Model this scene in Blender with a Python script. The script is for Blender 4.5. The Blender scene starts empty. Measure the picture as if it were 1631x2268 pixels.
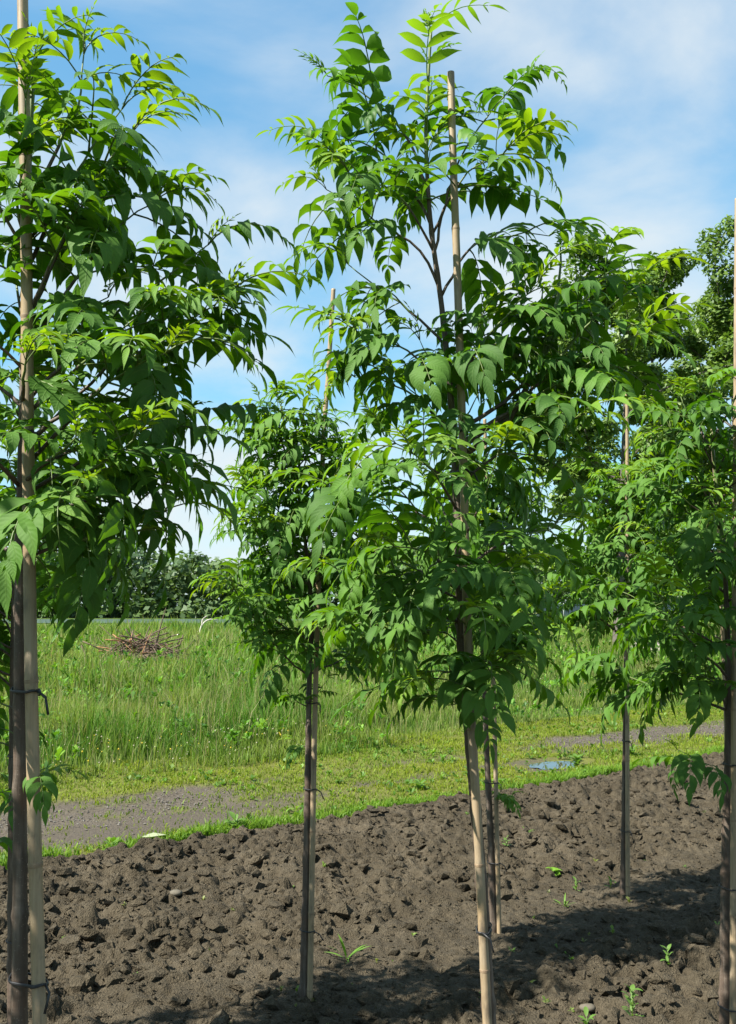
import bpy, math, random
import numpy as np
from mathutils import Vector, Matrix

R = math.radians
scene = bpy.context.scene
col = scene.collection

# ------------------------------------------------------------------ camera
CAM_Z, PITCH = 1.6, math.atan(206 / 2205)
cam_data = bpy.data.cameras.new('camera')
cam_data.sensor_fit = 'VERTICAL'
cam_data.sensor_height = 36.0
cam_data.lens = 35.0
cam_data.clip_start = 0.05
cam_data.clip_end = 3000
cam = bpy.data.objects.new('camera', cam_data)
cam.location = (0, 0, CAM_Z)
cam.rotation_euler = (R(90) + PITCH, 0, 0)
col.objects.link(cam)
scene.camera = cam

# ------------------------------------------------------------------ light
SUN_EL = R(47)
SUN_H = Vector((1.40, 0.74)).normalized()          # horizontal direction the light travels
world = bpy.data.worlds.new('World')
scene.world = world
world.use_nodes = True
wn, wl = world.node_tree.nodes, world.node_tree.links
wn.clear()
w_out = wn.new('ShaderNodeOutputWorld')
sky = wn.new('ShaderNodeTexSky')
sky.sky_type = 'NISHITA'
sky.sun_disc = False
sky.sun_elevation = SUN_EL
sky.sun_rotation = math.atan2(-SUN_H.x, -SUN_H.y)
sky.air_density = 0.85
sky.dust_density = 0.1
sky.ozone_density = 1.0
bg_sky = wn.new('ShaderNodeBackground'); bg_sky.inputs['Strength'].default_value = 0.125
bg_cloud = wn.new('ShaderNodeBackground')
bg_cloud.inputs['Color'].default_value = (0.90, 0.97, 1.0, 1)
bg_cloud.inputs['Strength'].default_value = 0.33
def wvec(op, a, b):
    n = wn.new('ShaderNodeVectorMath'); n.operation = op
    for i, v in enumerate((a, b)):
        if isinstance(v, tuple): n.inputs[i].default_value = v
        else: wl.new(v, n.inputs[i])
    return n.outputs[0]
# the picture's cool white balance and soft highlights: c / (1 + 0.2 c)
sky_c = wvec('MULTIPLY', sky.outputs[0], (0.42, 1.02, 1.42))
sky_c = wvec('DIVIDE', sky_c, wvec('ADD', wvec('MULTIPLY', sky_c, (0.2, 0.2, 0.2)), (1.0, 1.0, 1.0)))
wl.new(sky_c, bg_sky.inputs['Color'])
wtc = wn.new('ShaderNodeTexCoord')
wsep = wn.new('ShaderNodeSeparateXYZ'); wl.new(wtc.outputs['Generated'], wsep.inputs[0])
def wmath(op, a, b=None, c=None):
    n = wn.new('ShaderNodeMath'); n.operation = op
    for i, v in enumerate((a, b, c)):
        if v is None: continue
        if isinstance(v, (int, float)): n.inputs[i].default_value = v
        else: wl.new(v, n.inputs[i])
    return n.outputs[0]
zc = wmath('ADD', wmath('MAXIMUM', wsep.outputs[2], 0.0), 0.55)
wcx, wcy = wmath('DIVIDE', wsep.outputs[0], zc), wmath('DIVIDE', wsep.outputs[1], zc)
wcomb = wn.new('ShaderNodeCombineXYZ'); wl.new(wcx, wcomb.inputs[0]); wl.new(wcy, wcomb.inputs[1])
wmap = wn.new('ShaderNodeMapping'); wl.new(wcomb.outputs[0], wmap.inputs['Vector'])
wmap.inputs['Location'].default_value = (12.30, 6.10, 0.0)
wmap.inputs['Rotation'].default_value = (0, 0, R(-35))
wmap.inputs['Scale'].default_value = (1.5, 2.3, 1.0)
n1 = wn.new('ShaderNodeTexNoise'); n1.inputs['Scale'].default_value = 1.25; n1.inputs['Detail'].default_value = 8.0
n1.inputs['Roughness'].default_value = 0.53; n1.inputs['Distortion'].default_value = 0.35
wl.new(wmap.outputs[0], n1.inputs['Vector'])
wr = wn.new('ShaderNodeMapRange'); wr.interpolation_type = 'SMOOTHSTEP'
wl.new(n1.outputs[0], wr.inputs[0])
wr.inputs[1].default_value = 0.36; wr.inputs[2].default_value = 0.67
wr.inputs[3].default_value = 0.08; wr.inputs[4].default_value = 0.95
wmix = wn.new('ShaderNodeMixShader')
wl.new(wr.outputs[0], wmix.inputs[0]); wl.new(bg_sky.outputs[0], wmix.inputs[1]); wl.new(bg_cloud.outputs[0], wmix.inputs[2])
wl.new(wmix.outputs[0], w_out.inputs[0])

sun_data = bpy.data.lights.new('sun', 'SUN')
sun_data.energy = 5.0
sun_data.angle = R(0.53)
sun_data.color = (1.0, 0.955, 0.86)
sun = bpy.data.objects.new('sun', sun_data)
light_dir = Vector((SUN_H.x * math.cos(SUN_EL), SUN_H.y * math.cos(SUN_EL), -math.sin(SUN_EL)))
sun.rotation_euler = light_dir.to_track_quat('-Z', 'Y').to_euler()
sun.location = (-8, -4, 12)
col.objects.link(sun)

vs = scene.view_settings
vs.view_transform = 'Standard'; vs.look = 'None'; vs.exposure = 1.5; vs.gamma = 1.0
vs.use_curve_mapping = False
scene.cycles.max_bounces = 8
scene.cycles.transparent_max_bounces = 4
scene.cycles.use_denoising = True

# ------------------------------------------------------------------ geometry helpers
F_PX = 2205.0
_c, _s = math.cos(PITCH), math.sin(PITCH)
def P(px, py, Y):
    """world point at distance Y in front of the viewpoint seen at px, py of the 1631 x 2268 survey print"""
    dx, dz = (px - 815.5) / F_PX, (1134 - py) / F_PX
    d = (dx, _c - dz * _s, _s + dz * _c)
    k = Y / d[1]
    return Vector((d[0] * k, Y, CAM_Z + d[2] * k))
def G(px, py, z=0.0):
    dx, dz = (px - 815.5) / F_PX, (1134 - py) / F_PX
    d = (dx, _c - dz * _s, _s + dz * _c)
    k = (z - CAM_Z) / d[2]
    return Vector((d[0] * k, d[1] * k, z))

DR = np.array((0.792, 0.610)); DR = DR / np.linalg.norm(DR)      # along the planting rows
NR = np.array((-DR[1], DR[0]))                                    # across them
def st(x, y): return x * DR[0] + y * DR[1], x * NR[0] + y * NR[1]
def xy(s, t): return s * DR[0] + t * NR[0], s * DR[1] + t * NR[1]

_tab = np.random.RandomState(7).rand(256, 256)
def vnoise(x, y):
    xi, yi = np.floor(x).astype(int), np.floor(y).astype(int)
    fx, fy = x - xi, y - yi
    fx, fy = fx * fx * (3 - 2 * fx), fy * fy * (3 - 2 * fy)
    a, b = _tab[xi & 255, yi & 255], _tab[(xi + 1) & 255, yi & 255]
    c, d = _tab[xi & 255, (yi + 1) & 255], _tab[(xi + 1) & 255, (yi + 1) & 255]
    return (a * (1 - fx) + b * fx) * (1 - fy) + (c * (1 - fx) + d * fx) * fy
def fbm(x, y, o=4, seed=0):
    v, a, tot = 0, 1.0, 0
    for k in range(o):
        v = v + a * vnoise(x * 2 ** k + 17.3 * k + seed * 31.7, y * 2 ** k + 9.1 * k + seed * 13.3); tot += a; a *= 0.5
    return v / tot
def sstep(a, b, x):
    q = np.clip((x - a) / (b - a), 0, 1)
    return q * q * (3 - 2 * q)

def fast_mesh(name, verts, faces, colors=None, smooth=True):
    """mesh from arrays; every face has the same number of corners"""
    verts = np.asarray(verts, dtype=np.float32); faces = np.asarray(faces, dtype=np.int32)
    me = bpy.data.meshes.new(name)
    nf, k = faces.shape
    me.vertices.add(len(verts)); me.vertices.foreach_set('co', verts.ravel())
    me.loops.add(nf * k); me.loops.foreach_set('vertex_index', faces.ravel())
    me.polygons.add(nf)
    me.polygons.foreach_set('loop_start', np.arange(0, nf * k, k, dtype=np.int32))
    me.polygons.foreach_set('use_smooth', np.full(nf, smooth))
    if colors is not None:
        at = me.color_attributes.new('col', 'FLOAT_COLOR', 'POINT')
        c4 = np.ones((len(verts), 4), dtype=np.float32); c4[:, :3] = colors
        at.data.foreach_set('color', c4.ravel())
    me.update(calc_edges=True)
    me.validate()
    return me
def link(name, me, mat=None, parent=None, **props):
    o = bpy.data.objects.new(name, me)
    col.objects.link(o)
    if mat is not None and me is not None and len(me.materials) == 0: me.materials.append(mat)
    if parent is not None: o.parent = parent
    for k, v in props.items(): o[k] = v
    return o
def empty(name, loc, **props):
    o = bpy.data.objects.new(name, None); col.objects.link(o)
    o.location = loc; o.empty_display_size = 0.1
    for k, v in props.items(): o[k] = v
    return o

def tube(pts, radii, sides=8, cap=True, squash=None):
    pts = [Vector(p) for p in pts]
    V, Fc = [], []
    up = Vector((0.13, -0.31, 0.94)).normalized()
    for i, p in enumerate(pts):
        t = (pts[min(i + 1, len(pts) - 1)] - pts[max(i - 1, 0)]).normalized()
        if abs(t.dot(up)) > 0.93: ref = Vector((0, 1, 0)) if abs(t.z) > 0.7 else Vector((0, 0, 1))
        else: ref = up
        if i == 0: u = t.cross(ref).normalized()
        else:
            u = (u_prev - t * u_prev.dot(t)).normalized()
        u_prev = u
        v = t.cross(u)
        for k in range(sides):
            a = 2 * math.pi * k / sides
            V.append(p + (u * math.cos(a) + v * math.sin(a)) * radii[i])
    for i in range(len(pts) - 1):
        for k in range(sides):
            k2 = (k + 1) % sides
            Fc.append((i * sides + k, i * sides + k2, (i + 1) * sides + k2, (i + 1) * sides + k))
    if cap:
        Fc.append(tuple(range(sides - 1, -1, -1)))
        n = (len(pts) - 1) * sides
        Fc.append(tuple(range(n, n + sides)))
    return V, Fc
def py_mesh(name, V, Fc, smooth=True):
    me = bpy.data.meshes.new(name)
    me.from_pydata([tuple(v) for v in V], [], Fc)
    me.polygons.foreach_set('use_smooth', [smooth] * len(me.polygons))
    me.update()
    return me
def resample(pts, n):
    """smooth (Catmull-Rom) resampling of a polyline"""
    pts = [Vector(p) for p in pts]
    if len(pts) == 2: return [pts[0].lerp(pts[1], i / (n - 1)) for i in range(n)]
    d = [0.0]
    for a, b in zip(pts, pts[1:]): d.append(d[-1] + (b - a).length)
    out = []
    for i in range(n):
        q = d[-1] * i / (n - 1)
        k = 0
        while k < len(d) - 2 and d[k + 1] < q: k += 1
        u = (q - d[k]) / max(d[k + 1] - d[k], 1e-9)
        p0, p1, p2, p3 = pts[max(k - 1, 0)], pts[k], pts[k + 1], pts[min(k + 2, len(pts) - 1)]
        out.append(0.5 * ((2 * p1) + (p2 - p0) * u + (2 * p0 - 5 * p1 + 4 * p2 - p3) * u * u + (3 * p1 - p0 - 3 * p2 + p3) * u ** 3))
    return out

# ------------------------------------------------------------------ materials
class NT:
    def __init__(self, name):
        self.m = bpy.data.materials.new(name); self.m.use_nodes = True
        self.n, self.l = self.m.node_tree.nodes, self.m.node_tree.links
        self.n.clear()
        self.out = self.n.new('ShaderNodeOutputMaterial')
    def node(self, t, **kw):
        n = self.n.new('ShaderNode' + t)
        for k, v in kw.items():
            if hasattr(n, k) and k not in ('inputs',): setattr(n, k, v)
        return n
    def put(self, sock, v):
        if isinstance(v, bpy.types.NodeSocket): self.l.new(v, sock)
        else: sock.default_value = v if not (isinstance(v, tuple) and len(v) == 3 and sock.type == 'RGBA') else (*v, 1)
    def math(self, op, a, b=0.0):
        n = self.node('Math', operation=op); self.put(n.inputs[0], a); self.put(n.inputs[1], b); return n.outputs[0]
    def mix(self, f, a, b, mode='MIX'):
        n = self.node('Mix', data_type='RGBA', blend_type=mode)
        self.put(n.inputs[0], f); self.put(n.inputs[6], a); self.put(n.inputs[7], b); return n.outputs[2]
    def coord(self, which='Object'): return self.node('TexCoord').outputs[which]
    def pos(self): return self.node('NewGeometry').outputs['Position']
    def noise(self, v, scale, detail=4, rough=0.55, dist=0.0):
        n = self.node('TexNoise'); self.put(n.inputs['Vector'], v); n.inputs['Scale'].default_value = scale
        n.inputs['Detail'].default_value = detail; n.inputs['Roughness'].default_value = rough; n.inputs['Distortion'].default_value = dist
        return n.outputs[0]
    def voronoi(self, v, scale, out=0):
        n = self.node('TexVoronoi'); self.put(n.inputs['Vector'], v); n.inputs['Scale'].default_value = scale
        return n.outputs[out]
    def mapv(self, v, scale=(1, 1, 1), loc=(0, 0, 0)):
        n = self.node('Mapping'); self.put(n.inputs['Vector'], v); n.inputs['Scale'].default_value = scale; n.inputs['Location'].default_value = loc
        return n.outputs[0]
    def ramp(self, f, stops):
        n = self.node('ValToRGB'); self.put(n.inputs[0], f)
        e = n.color_ramp.elements
        while len(e) < len(stops): e.new(0.5)
        for i, (p, c) in enumerate(stops): e[i].position = p; e[i].color = (*c, 1)
        return n.outputs[0]
    def rng(self, f, a, b, c=0.0, d=1.0):
        n = self.node('MapRange'); self.put(n.inputs[0], f)
        for i, v in enumerate((a, b, c, d)): n.inputs[i + 1].default_value = v
        return n.outputs[0]
    def bump(self, h, strength, dist):
        n = self.node('Bump'); self.put(n.inputs['Height'], h); n.inputs['Strength'].default_value = strength; n.inputs['Distance'].default_value = dist
        return n.outputs[0]
    def attr(self, name='col'):
        n = self.node('Attribute', attribute_name=name); return n.outputs['Color']
    def bsdf(self, color, rough=0.8, spec=0.3, normal=None):
        b = self.node('BsdfPrincipled'); self.put(b.inputs['Base Color'], color); self.put(b.inputs['Roughness'], rough)
        b.inputs['Specular IOR Level'].default_value = spec
        if normal is not None: self.l.new(normal, b.inputs['Normal'])
        return b.outputs[0]
    def done(self, sh): self.l.new(sh, self.out.inputs['Surface']); return self.m

def leaf_material():
    t = NT('leaf_green')
    oi = t.node('ObjectInfo')
    uv = t.node('UVMap').outputs[0]
    sep = t.node('SeparateXYZ'); t.l.new(uv, sep.inputs[0])
    u = t.math('ABSOLUTE', t.math('SUBTRACT', sep.outputs[0], 0.5))
    rib = t.rng(u, 0.0, 0.05, 1.0, 0.0)
    # side veins run from the midrib forward to the margin
    w = t.math('SINE', t.math('MULTIPLY', t.math('SUBTRACT', sep.outputs[1], t.math('MULTIPLY', u, 0.32)), 58.0))
    nz = t.noise(t.coord('Object'), 26.0, 3)
    base = oi.outputs['Color']
    base = t.mix(t.rng(nz, 0.3, 0.7, 0.0, 0.55), base, t.mix(1.0, base, (0.62, 0.74, 0.55), 'MULTIPLY'))
    base = t.mix(t.math('MULTIPLY', rib, 0.35), base, (0.10, 0.18, 0.03))
    geo = t.node('NewGeometry')
    top = t.mix(geo.outputs['Backfacing'], base, t.mix(0.3, base, (0.09, 0.15, 0.05)))
    hgt = t.math('ADD', t.math('MULTIPLY', w, 0.35), t.math('MULTIPLY', rib, -1.2))
    nrm = t.bump(hgt, 0.35, 0.001)
    rough = t.mix(geo.outputs['Backfacing'], (0.42, 0.42, 0.42), (0.65, 0.65, 0.65))
    bs = t.bsdf(top, rough, 0.20, nrm)
    tr = t.node('BsdfTranslucent')
    t.put(tr.inputs['Color'], t.mix(1.0, base, (3.0, 2.6, 0.6), 'MULTIPLY'))
    ms = t.node('MixShader'); ms.inputs[0].default_value = 0.27
    t.l.new(bs, ms.inputs[1]); t.l.new(tr.outputs[0], ms.inputs[2])
    return t.done(ms.outputs[0])
def foliage_attr_material(name, rough=0.6, trans=0.3, spec=0.25, tint=(2.0, 2.1, 0.8)):
    t = NT(name)
    c = t.attr('col')
    bs = t.bsdf(c, rough, spec)
    tr = t.node('BsdfTranslucent'); t.put(tr.inputs['Color'], t.mix(1.0, c, tint, 'MULTIPLY'))
    ms = t.node('MixShader'); ms.inputs[0].default_value = trans
    t.l.new(bs, ms.inputs[1]); t.l.new(tr.outputs[0], ms.inputs[2])
    return t.done(ms.outputs[0])
def soil_material(name='soil'):
    t = NT(name)
    p = t.pos()
    a = t.noise(p, 2.2, 5); b = t.noise(p, 34.0, 5, 0.65); c = t.noise(p, 190.0, 3, 0.7)
    colr = t.ramp(t.math('ADD', t.math('MULTIPLY', a, 0.45), t.math('MULTIPLY', b, 0.55)),
                  [(0.28, (0.034, 0.0275, 0.0175)), (0.50, (0.072, 0.059, 0.039)), (0.70, (0.132, 0.109, 0.075))])
    colr = t.mix(t.rng(c, 0.35, 0.75, 0.0, 0.35), colr, (0.030, 0.023, 0.014))
    v = t.voronoi(p, 120.0)
    h = t.math('ADD', t.math('MULTIPLY', b, 1.0), t.math('ADD', t.math('MULTIPLY', c, 0.5), t.math('MULTIPLY', v, 0.4)))
    return t.done(t.bsdf(colr, 0.95, 0.15, t.bump(h, 1.0, 0.02)))
def track_material():
    t = NT('track_earth')
    p = t.pos()
    at = t.node('Attribute', attribute_name='col')
    sep = t.node('SeparateColor'); t.l.new(at.outputs['Color'], sep.inputs[0])
    a = t.noise(p, 9.0, 5); b = t.noise(p, 70.0, 4, 0.7)
    v = t.voronoi(p, 46.0, 1)
    vs_ = t.node('SeparateColor'); t.l.new(v, vs_.inputs[0])
    moss = t.mix(a, (0.115, 0.125, 0.015), (0.075, 0.078, 0.025))
    dirt = t.mix(b, (0.052, 0.043, 0.032), (0.088, 0.074, 0.058))
    grav = t.mix(vs_.outputs[0], (0.058, 0.047, 0.035), (0.105, 0.088, 0.068))
    c = t.mix(sep.outputs[0], moss, dirt); c = t.mix(sep.outputs[1], c, grav)
    h = t.math('ADD', t.math('MULTIPLY', b, 1.0), t.math('MULTIPLY', t.voronoi(p, 46.0, 0), -0.7))
    return t.done(t.bsdf(c, 0.93, 0.2, t.bump(h, 0.8, 0.012)))
def meadow_ground_material():
    t = NT('meadow_ground')
    p = t.pos()
    a = t.noise(p, 0.18, 4); b = t.noise(p, 1.6, 5, 0.65); c = t.noise(p, 14.0, 3)
    m = t.mix(t.rng(a, 0.35, 0.65), (0.05, 0.10, 0.016), (0.085, 0.12, 0.03))
    m = t.mix(t.rng(b, 0.35, 0.7), m, (0.04, 0.078, 0.014))
    m = t.mix(t.rng(c, 0.4, 0.8, 0.0, 0.5), m, (0.10, 0.11, 0.04))
    return t.done(t.bsdf(m, 0.95, 0.1, t.bump(t.math('ADD', b, c), 0.8, 0.15)))
def bark_material(name, dark, light, red):
    t = NT(name)
    p = t.coord('Object')
    st_ = t.noise(t.mapv(p, (60, 60, 5)), 1.0, 4, 0.6)
    bl = t.noise(t.mapv(p, (1, 1, 0.7)), 16.0, 4, 0.6)
    sp = t.voronoi(t.mapv(p, (1, 1, 1)), 170.0)
    c = t.mix(t.rng(bl, 0.3, 0.7), dark, red)
    c = t.mix(t.rng(st_, 0.5, 0.78, 0.0, 0.75), c, light)
    c = t.mix(t.rng(sp, 0.0, 0.22, 0.75, 0.0), c, (0.24, 0.205, 0.165))
    ring = t.noise(t.mapv(p, (3, 3, 38)), 1.0, 3, 0.6)
    c = t.mix(t.rng(ring, 0.55, 0.75, 0.0, 0.5), c, (0.05, 0.036, 0.028))
    h = t.math('ADD', st_, t.math('MULTIPLY', ring, 0.8))
    return t.done(t.bsdf(c, 0.62, 0.35, t.bump(h, 0.6, 0.004)))
def bamboo_material():
    t = NT('bamboo')
    p = t.coord('Object')
    oi = t.node('ObjectInfo')
    fib = t.noise(t.mapv(p, (150, 150, 2.5)), 1.0, 3, 0.6)
    bl = t.noise(t.mapv(p, (4, 4, 1.6)), 3.0, 4, 0.6)
    c = t.mix(t.rng(bl, 0.32, 0.68), (0.29, 0.205, 0.11), (0.27, 0.22, 0.155))
    c = t.mix(t.rng(fib, 0.42, 0.75, 0.0, 0.6), c, (0.17, 0.12, 0.07))
    spot = t.noise(t.mapv(p, (30, 30, 9)), 1.0, 4, 0.7)
    c = t.mix(t.rng(spot, 0.50, 0.70, 0.0, 0.8), c, (0.085, 0.066, 0.048))
    return t.done(t.bsdf(c, 0.5, 0.35, t.bump(fib, 0.3, 0.002)))
def simple(name, c1, c2, scale, rough=0.8, spec=0.3, bump=0.5, bdist=0.01):
    t = NT(name); p = t.coord('Object')
    n = t.noise(p, scale, 5, 0.6)
    return t.done(t.bsdf(t.mix(t.rng(n, 0.3, 0.7), c1, c2), rough, spec, t.bump(n, bump, bdist)))

M = {}
M['leaf'] = leaf_material()
M['soil'] = soil_material()
M['track'] = track_material()
M['meadow'] = meadow_ground_material()
M['bark'] = bark_material('sapling_bark', (0.058, 0.045, 0.034), (0.21, 0.175, 0.14), (0.088, 0.060, 0.043))
M['oldbark'] = bark_material('old_bark', (0.075, 0.066, 0.055), (0.17, 0.155, 0.135), (0.10, 0.085, 0.07))
M['bamboo'] = bamboo_material()
M['bnode'] = simple('bamboo_joint', (0.16, 0.11, 0.07), (0.26, 0.19, 0.12), 60, 0.6, 0.3, 0.3, 0.002)
M['twig'] = simple('green_shoot', (0.07, 0.12, 0.022), (0.11, 0.145, 0.04), 40, 0.5, 0.4, 0.2, 0.001)
M['tie'] = simple('black_tie', (0.012, 0.012, 0.014), (0.022, 0.022, 0.024), 50, 0.45, 0.4, 0.1, 0.001)
M['grass'] = foliage_attr_material('grass_blades', 0.6, 0.38, 0.25, (1.7, 1.7, 0.8))
M['oakleaf'] = foliage_attr_material('broad_leaves', 0.5, 0.25, 0.3)
M['weed'] = foliage_attr_material('weed_leaves', 0.55, 0.3, 0.3)
M['stone'] = simple('pale_stone', (0.17, 0.15, 0.13), (0.32, 0.29, 0.25), 5.0, 0.85, 0.2, 0.7, 0.05)
M['stick'] = simple('dead_wood', (0.06, 0.042, 0.031), (0.15, 0.11, 0.083), 14.0, 0.85, 0.2, 0.5, 0.01)
M['paledead'] = simple('bleached_wood', (0.34, 0.31, 0.28), (0.50, 0.47, 0.43), 14.0, 0.8, 0.2, 0.5, 0.01)
M['straw'] = simple('rusty_thatch', (0.20, 0.095, 0.045), (0.28, 0.17, 0.10), 9.0, 0.9, 0.1, 0.6, 0.03)
M['metal'] = simple('galvanised_post', (0.38, 0.39, 0.40), (0.50, 0.51, 0.52), 8.0, 0.45, 0.5, 0.1, 0.002)

# ------------------------------------------------------------------ the ground
def sheet(name, x0, x1, y0, y1, z, mat, nx=2, ny=2, **props):
    xs, ys = np.linspace(x0, x1, nx), np.linspace(y0, y1, ny)
    X, Y = np.meshgrid(xs, ys, indexing='ij')
    V = np.stack([X.ravel(), Y.ravel(), np.full(X.size, z)], 1)
    i = np.arange(nx * ny).reshape(nx, ny)
    Fq = np.stack([i[:-1, :-1].ravel(), i[1:, :-1].ravel(), i[1:, 1:].ravel(), i[:-1, 1:].ravel()], 1)
    return link(name, fast_mesh(name, V, Fq), mat, **props)
sheet('ground', -1500, 1500, -1500, 1500, -0.03, M['meadow'], 3, 3, kind='structure')

EDGE_T, TALL_T = 6.22, 8.75
def edge_t(s):           # the uneven line between tilled soil and verge
    return EDGE_T + 0.10 * (fbm(s * 0.9, s * 0 + 3.0, 3) - 0.5) + 0.08 * (fbm(s * 5.0, s * 0 + 8.0, 2) - 0.5)

def grow_steps(a, b, d0, d1):
    out = [a]
    while out[-1] < b:
        f = (out[-1] - a) / (b - a)
        out.append(out[-1] + d0 + (d1 - d0) * f)
    return out
S = np.array(grow_steps(-5, 0.6, 0.09, 0.03) + grow_steps(0.62, 5.6, 0.0135, 0.015)[0:] + grow_steps(5.62, 11.2, 0.015, 0.028) + grow_steps(11.25, 22, 0.04, 0.12))
S = np.unique(S)
T = np.unique(np.array(grow_steps(-4, 1.3, 0.08, 0.03) + grow_steps(1.33, 6.36, 0.014, 0.017)))
SS, TT = np.meshgrid(S, T, indexing='ij')
rs = np.random.RandomState(11)
# rows of trees have been trodden smooth, the strips between are cloddy
rough = 0.35 + 0.65 * np.clip(sstep(0.25, 0.65, np.abs(TT - 3.5)) * sstep(0.2, 0.5, np.abs(TT - 1.75)), 0, 1)
rough = rough * (0.55 + 0.9 * fbm(SS * 0.8, TT * 0.8, 3, 4))
Z = 0.045 * (fbm(SS * 1.3, TT * 1.3, 3) - 0.5) + 0.05 * rough * (fbm(SS * 7, TT * 7, 3, 1) - 0.5) + 0.034 * rough * (fbm(SS * 24, TT * 24, 3, 2) - 0.5) - 0.03 * rough * np.abs(fbm(SS * 13, TT * 13, 2, 8) - 0.5)
warp = (fbm(SS * 34, TT * 34, 2, 3) - 0.5)
N_CLOD = 24000
cs = np.concatenate([rs.uniform(0.4, 6.5, 16000), rs.uniform(6.5, 14, 8000)])
ct = rs.uniform(1.2, 6.25, N_CLOD)
cr = 0.012 + 0.036 * rs.rand(N_CLOD) ** 2.9 + (rs.rand(N_CLOD) < 0.03) * rs.uniform(0.01, 0.03, N_CLOD)
ch = rs.uniform(0.6, 1.25, N_CLOD)
ca = rs.uniform(0, math.pi, N_CLOD); ce = rs.uniform(1.0, 1.9, N_CLOD)
ctx, cty = rs.uniform(-0.5, 0.5, N_CLOD), rs.uniform(-0.5, 0.5, N_CLOD)
for k in range(3600):                     # pits and cracks between clods
    s_, t_, r = rs.uniform(0.4, 12), rs.uniform(1.2, 6.2), 0.014 + 0.03 * rs.rand() ** 2
    e_, a_ = rs.uniform(1, 2.2), rs.uniform(0, math.pi)
    i0, i1 = np.searchsorted(S, (s_ - r * e_, s_ + r * e_)); j0, j1 = np.searchsorted(T, (t_ - r * e_, t_ + r * e_))
    if i1 - i0 < 1 or j1 - j0 < 1: continue
    A, B = SS[i0:i1, j0:j1] - s_, TT[i0:i1, j0:j1] - t_
    u, v = A * math.cos(a_) + B * math.sin(a_), -A * math.sin(a_) + B * math.cos(a_)
    d = (u / (r * e_)) ** 2 + (v / r) ** 2 + warp[i0:i1, j0:j1] * 1.6
    Z[i0:i1, j0:j1] -= 0.9 * r * min(1.0, rough[i0, j0]) * np.clip(1 - d, 0, 1) ** 0.5
Z0 = Z.copy()
for k in range(N_CLOD):
    r = cr[k] * ce[k]
    i0, i1 = np.searchsorted(S, (cs[k] - r * 1.3, cs[k] + r * 1.3)); j0, j1 = np.searchsorted(T, (ct[k] - r * 1.3, ct[k] + r * 1.3))
    if i1 - i0 < 1 or j1 - j0 < 1: continue
    A, B = SS[i0:i1, j0:j1] - cs[k], TT[i0:i1, j0:j1] - ct[k]
    u, v = A * math.cos(ca[k]) + B * math.sin(ca[k]), -A * math.sin(ca[k]) + B * math.cos(ca[k])
    d = (u / r) ** 2 + (v / cr[k]) ** 2 + warp[i0:i1, j0:j1] * 1.9
    ri, rj = min((i0 + i1) // 2, len(S) - 1), min((j0 + j1) // 2, len(T) - 1)
    amp = min(1.0, rough[ri, rj] * 1.15)
    h = cr[k] * ch[k] * amp * (np.clip(1 - d, 0, 1) ** 0.42) * (1 + ctx[k] * u / r + cty[k] * v / cr[k])
    Z[i0:i1, j0:j1] = np.where(d < 1, np.maximum(Z[i0:i1, j0:j1], Z0[ri, rj] * 0.6 + Z0[i0:i1, j0:j1] * 0.4 + h), Z[i0:i1, j0:j1])
Z = Z + 0.03
ET = edge_t(SS)
Z = np.where(TT > ET - 0.10, Z * np.clip((ET - TT) / 0.10, 0, 1) - 0.05 * np.clip((TT - ET) / 0.05, 0, 1), Z)
def soil_z(x, y):
    s, t = st(x, y)
    i, j = min(max(np.searchsorted(S, s), 0), len(S) - 1), min(max(np.searchsorted(T, t), 0), len(T) - 1)
    return float(Z[i, j])
X_, Y_ = xy(SS, TT)
V = np.stack([X_.ravel(), Y_.ravel(), Z.ravel()], 1)
ii = np.arange(SS.size).reshape(SS.shape)
Fq = np.stack([ii[:-1, :-1].ravel(), ii[1:, :-1].ravel(), ii[1:, 1:].ravel(), ii[:-1, 1:].ravel()], 1)
link('soil_ground', fast_mesh('soil_ground', V, Fq), M['soil'], kind='structure')

# loose clods with undercut edges lying on the tilled soil
def ico(sub=1):
    import bmesh
    bm = bmesh.new(); bmesh.ops.create_icosphere(bm, subdivisions=sub, radius=1.0)
    v = np.array([x.co[:] for x in bm.verts]); f = np.array([[q.index for q in x.verts] for x in bm.faces]); bm.free()
    return v, f
IV1, IF1 = ico(1); IV2, IF2 = ico(2)
def lumps(n, pos_fn, r_fn, seed, base, squash=(0.55, 0.9), sink=0.25, rough=0.35):
    q = np.random.RandomState(seed)
    bv, bf = base
    VV, FF, nv = [], [], 0
    for k in range(n):
        x, y, z = pos_fn(q); r = r_fn(q, x, y)
        if r is None: continue
        jit = 1 + rough * (q.rand(len(bv), 1) - 0.5) * 2
        sc = np.array((q.uniform(0.75, 1.35), q.uniform(0.75, 1.35), q.uniform(*squash)))
        v = bv * jit * sc * r
        a, b2 = q.uniform(0, 6.28), q.uniform(-0.5, 0.5)
        ca_, sa_ = math.cos(a), math.sin(a); cb, sb = math.cos(b2), math.sin(b2)
        v = v @ np.array([[1, 0, 0], [0, cb, -sb], [0, sb, cb]]) @ np.array([[ca_, -sa_, 0], [sa_, ca_, 0], [0, 0, 1]])
        v = v + np.array((x, y, z + r * (0.45 - sink)))
        VV.append(v); FF.append(bf + nv); nv += len(bv)
    return np.concatenate(VV), np.concatenate(FF)
_OV = np.array([(1, 0, 0), (-1, 0, 0), (0, 1, 0), (0, -1, 0), (0, 0, 1), (0, 0, -1)], float)
_OF = np.array([(0, 2, 4), (2, 1, 4), (1, 3, 4), (3, 0, 4), (2, 0, 5), (1, 2, 5), (3, 1, 5), (0, 3, 5)])
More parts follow.
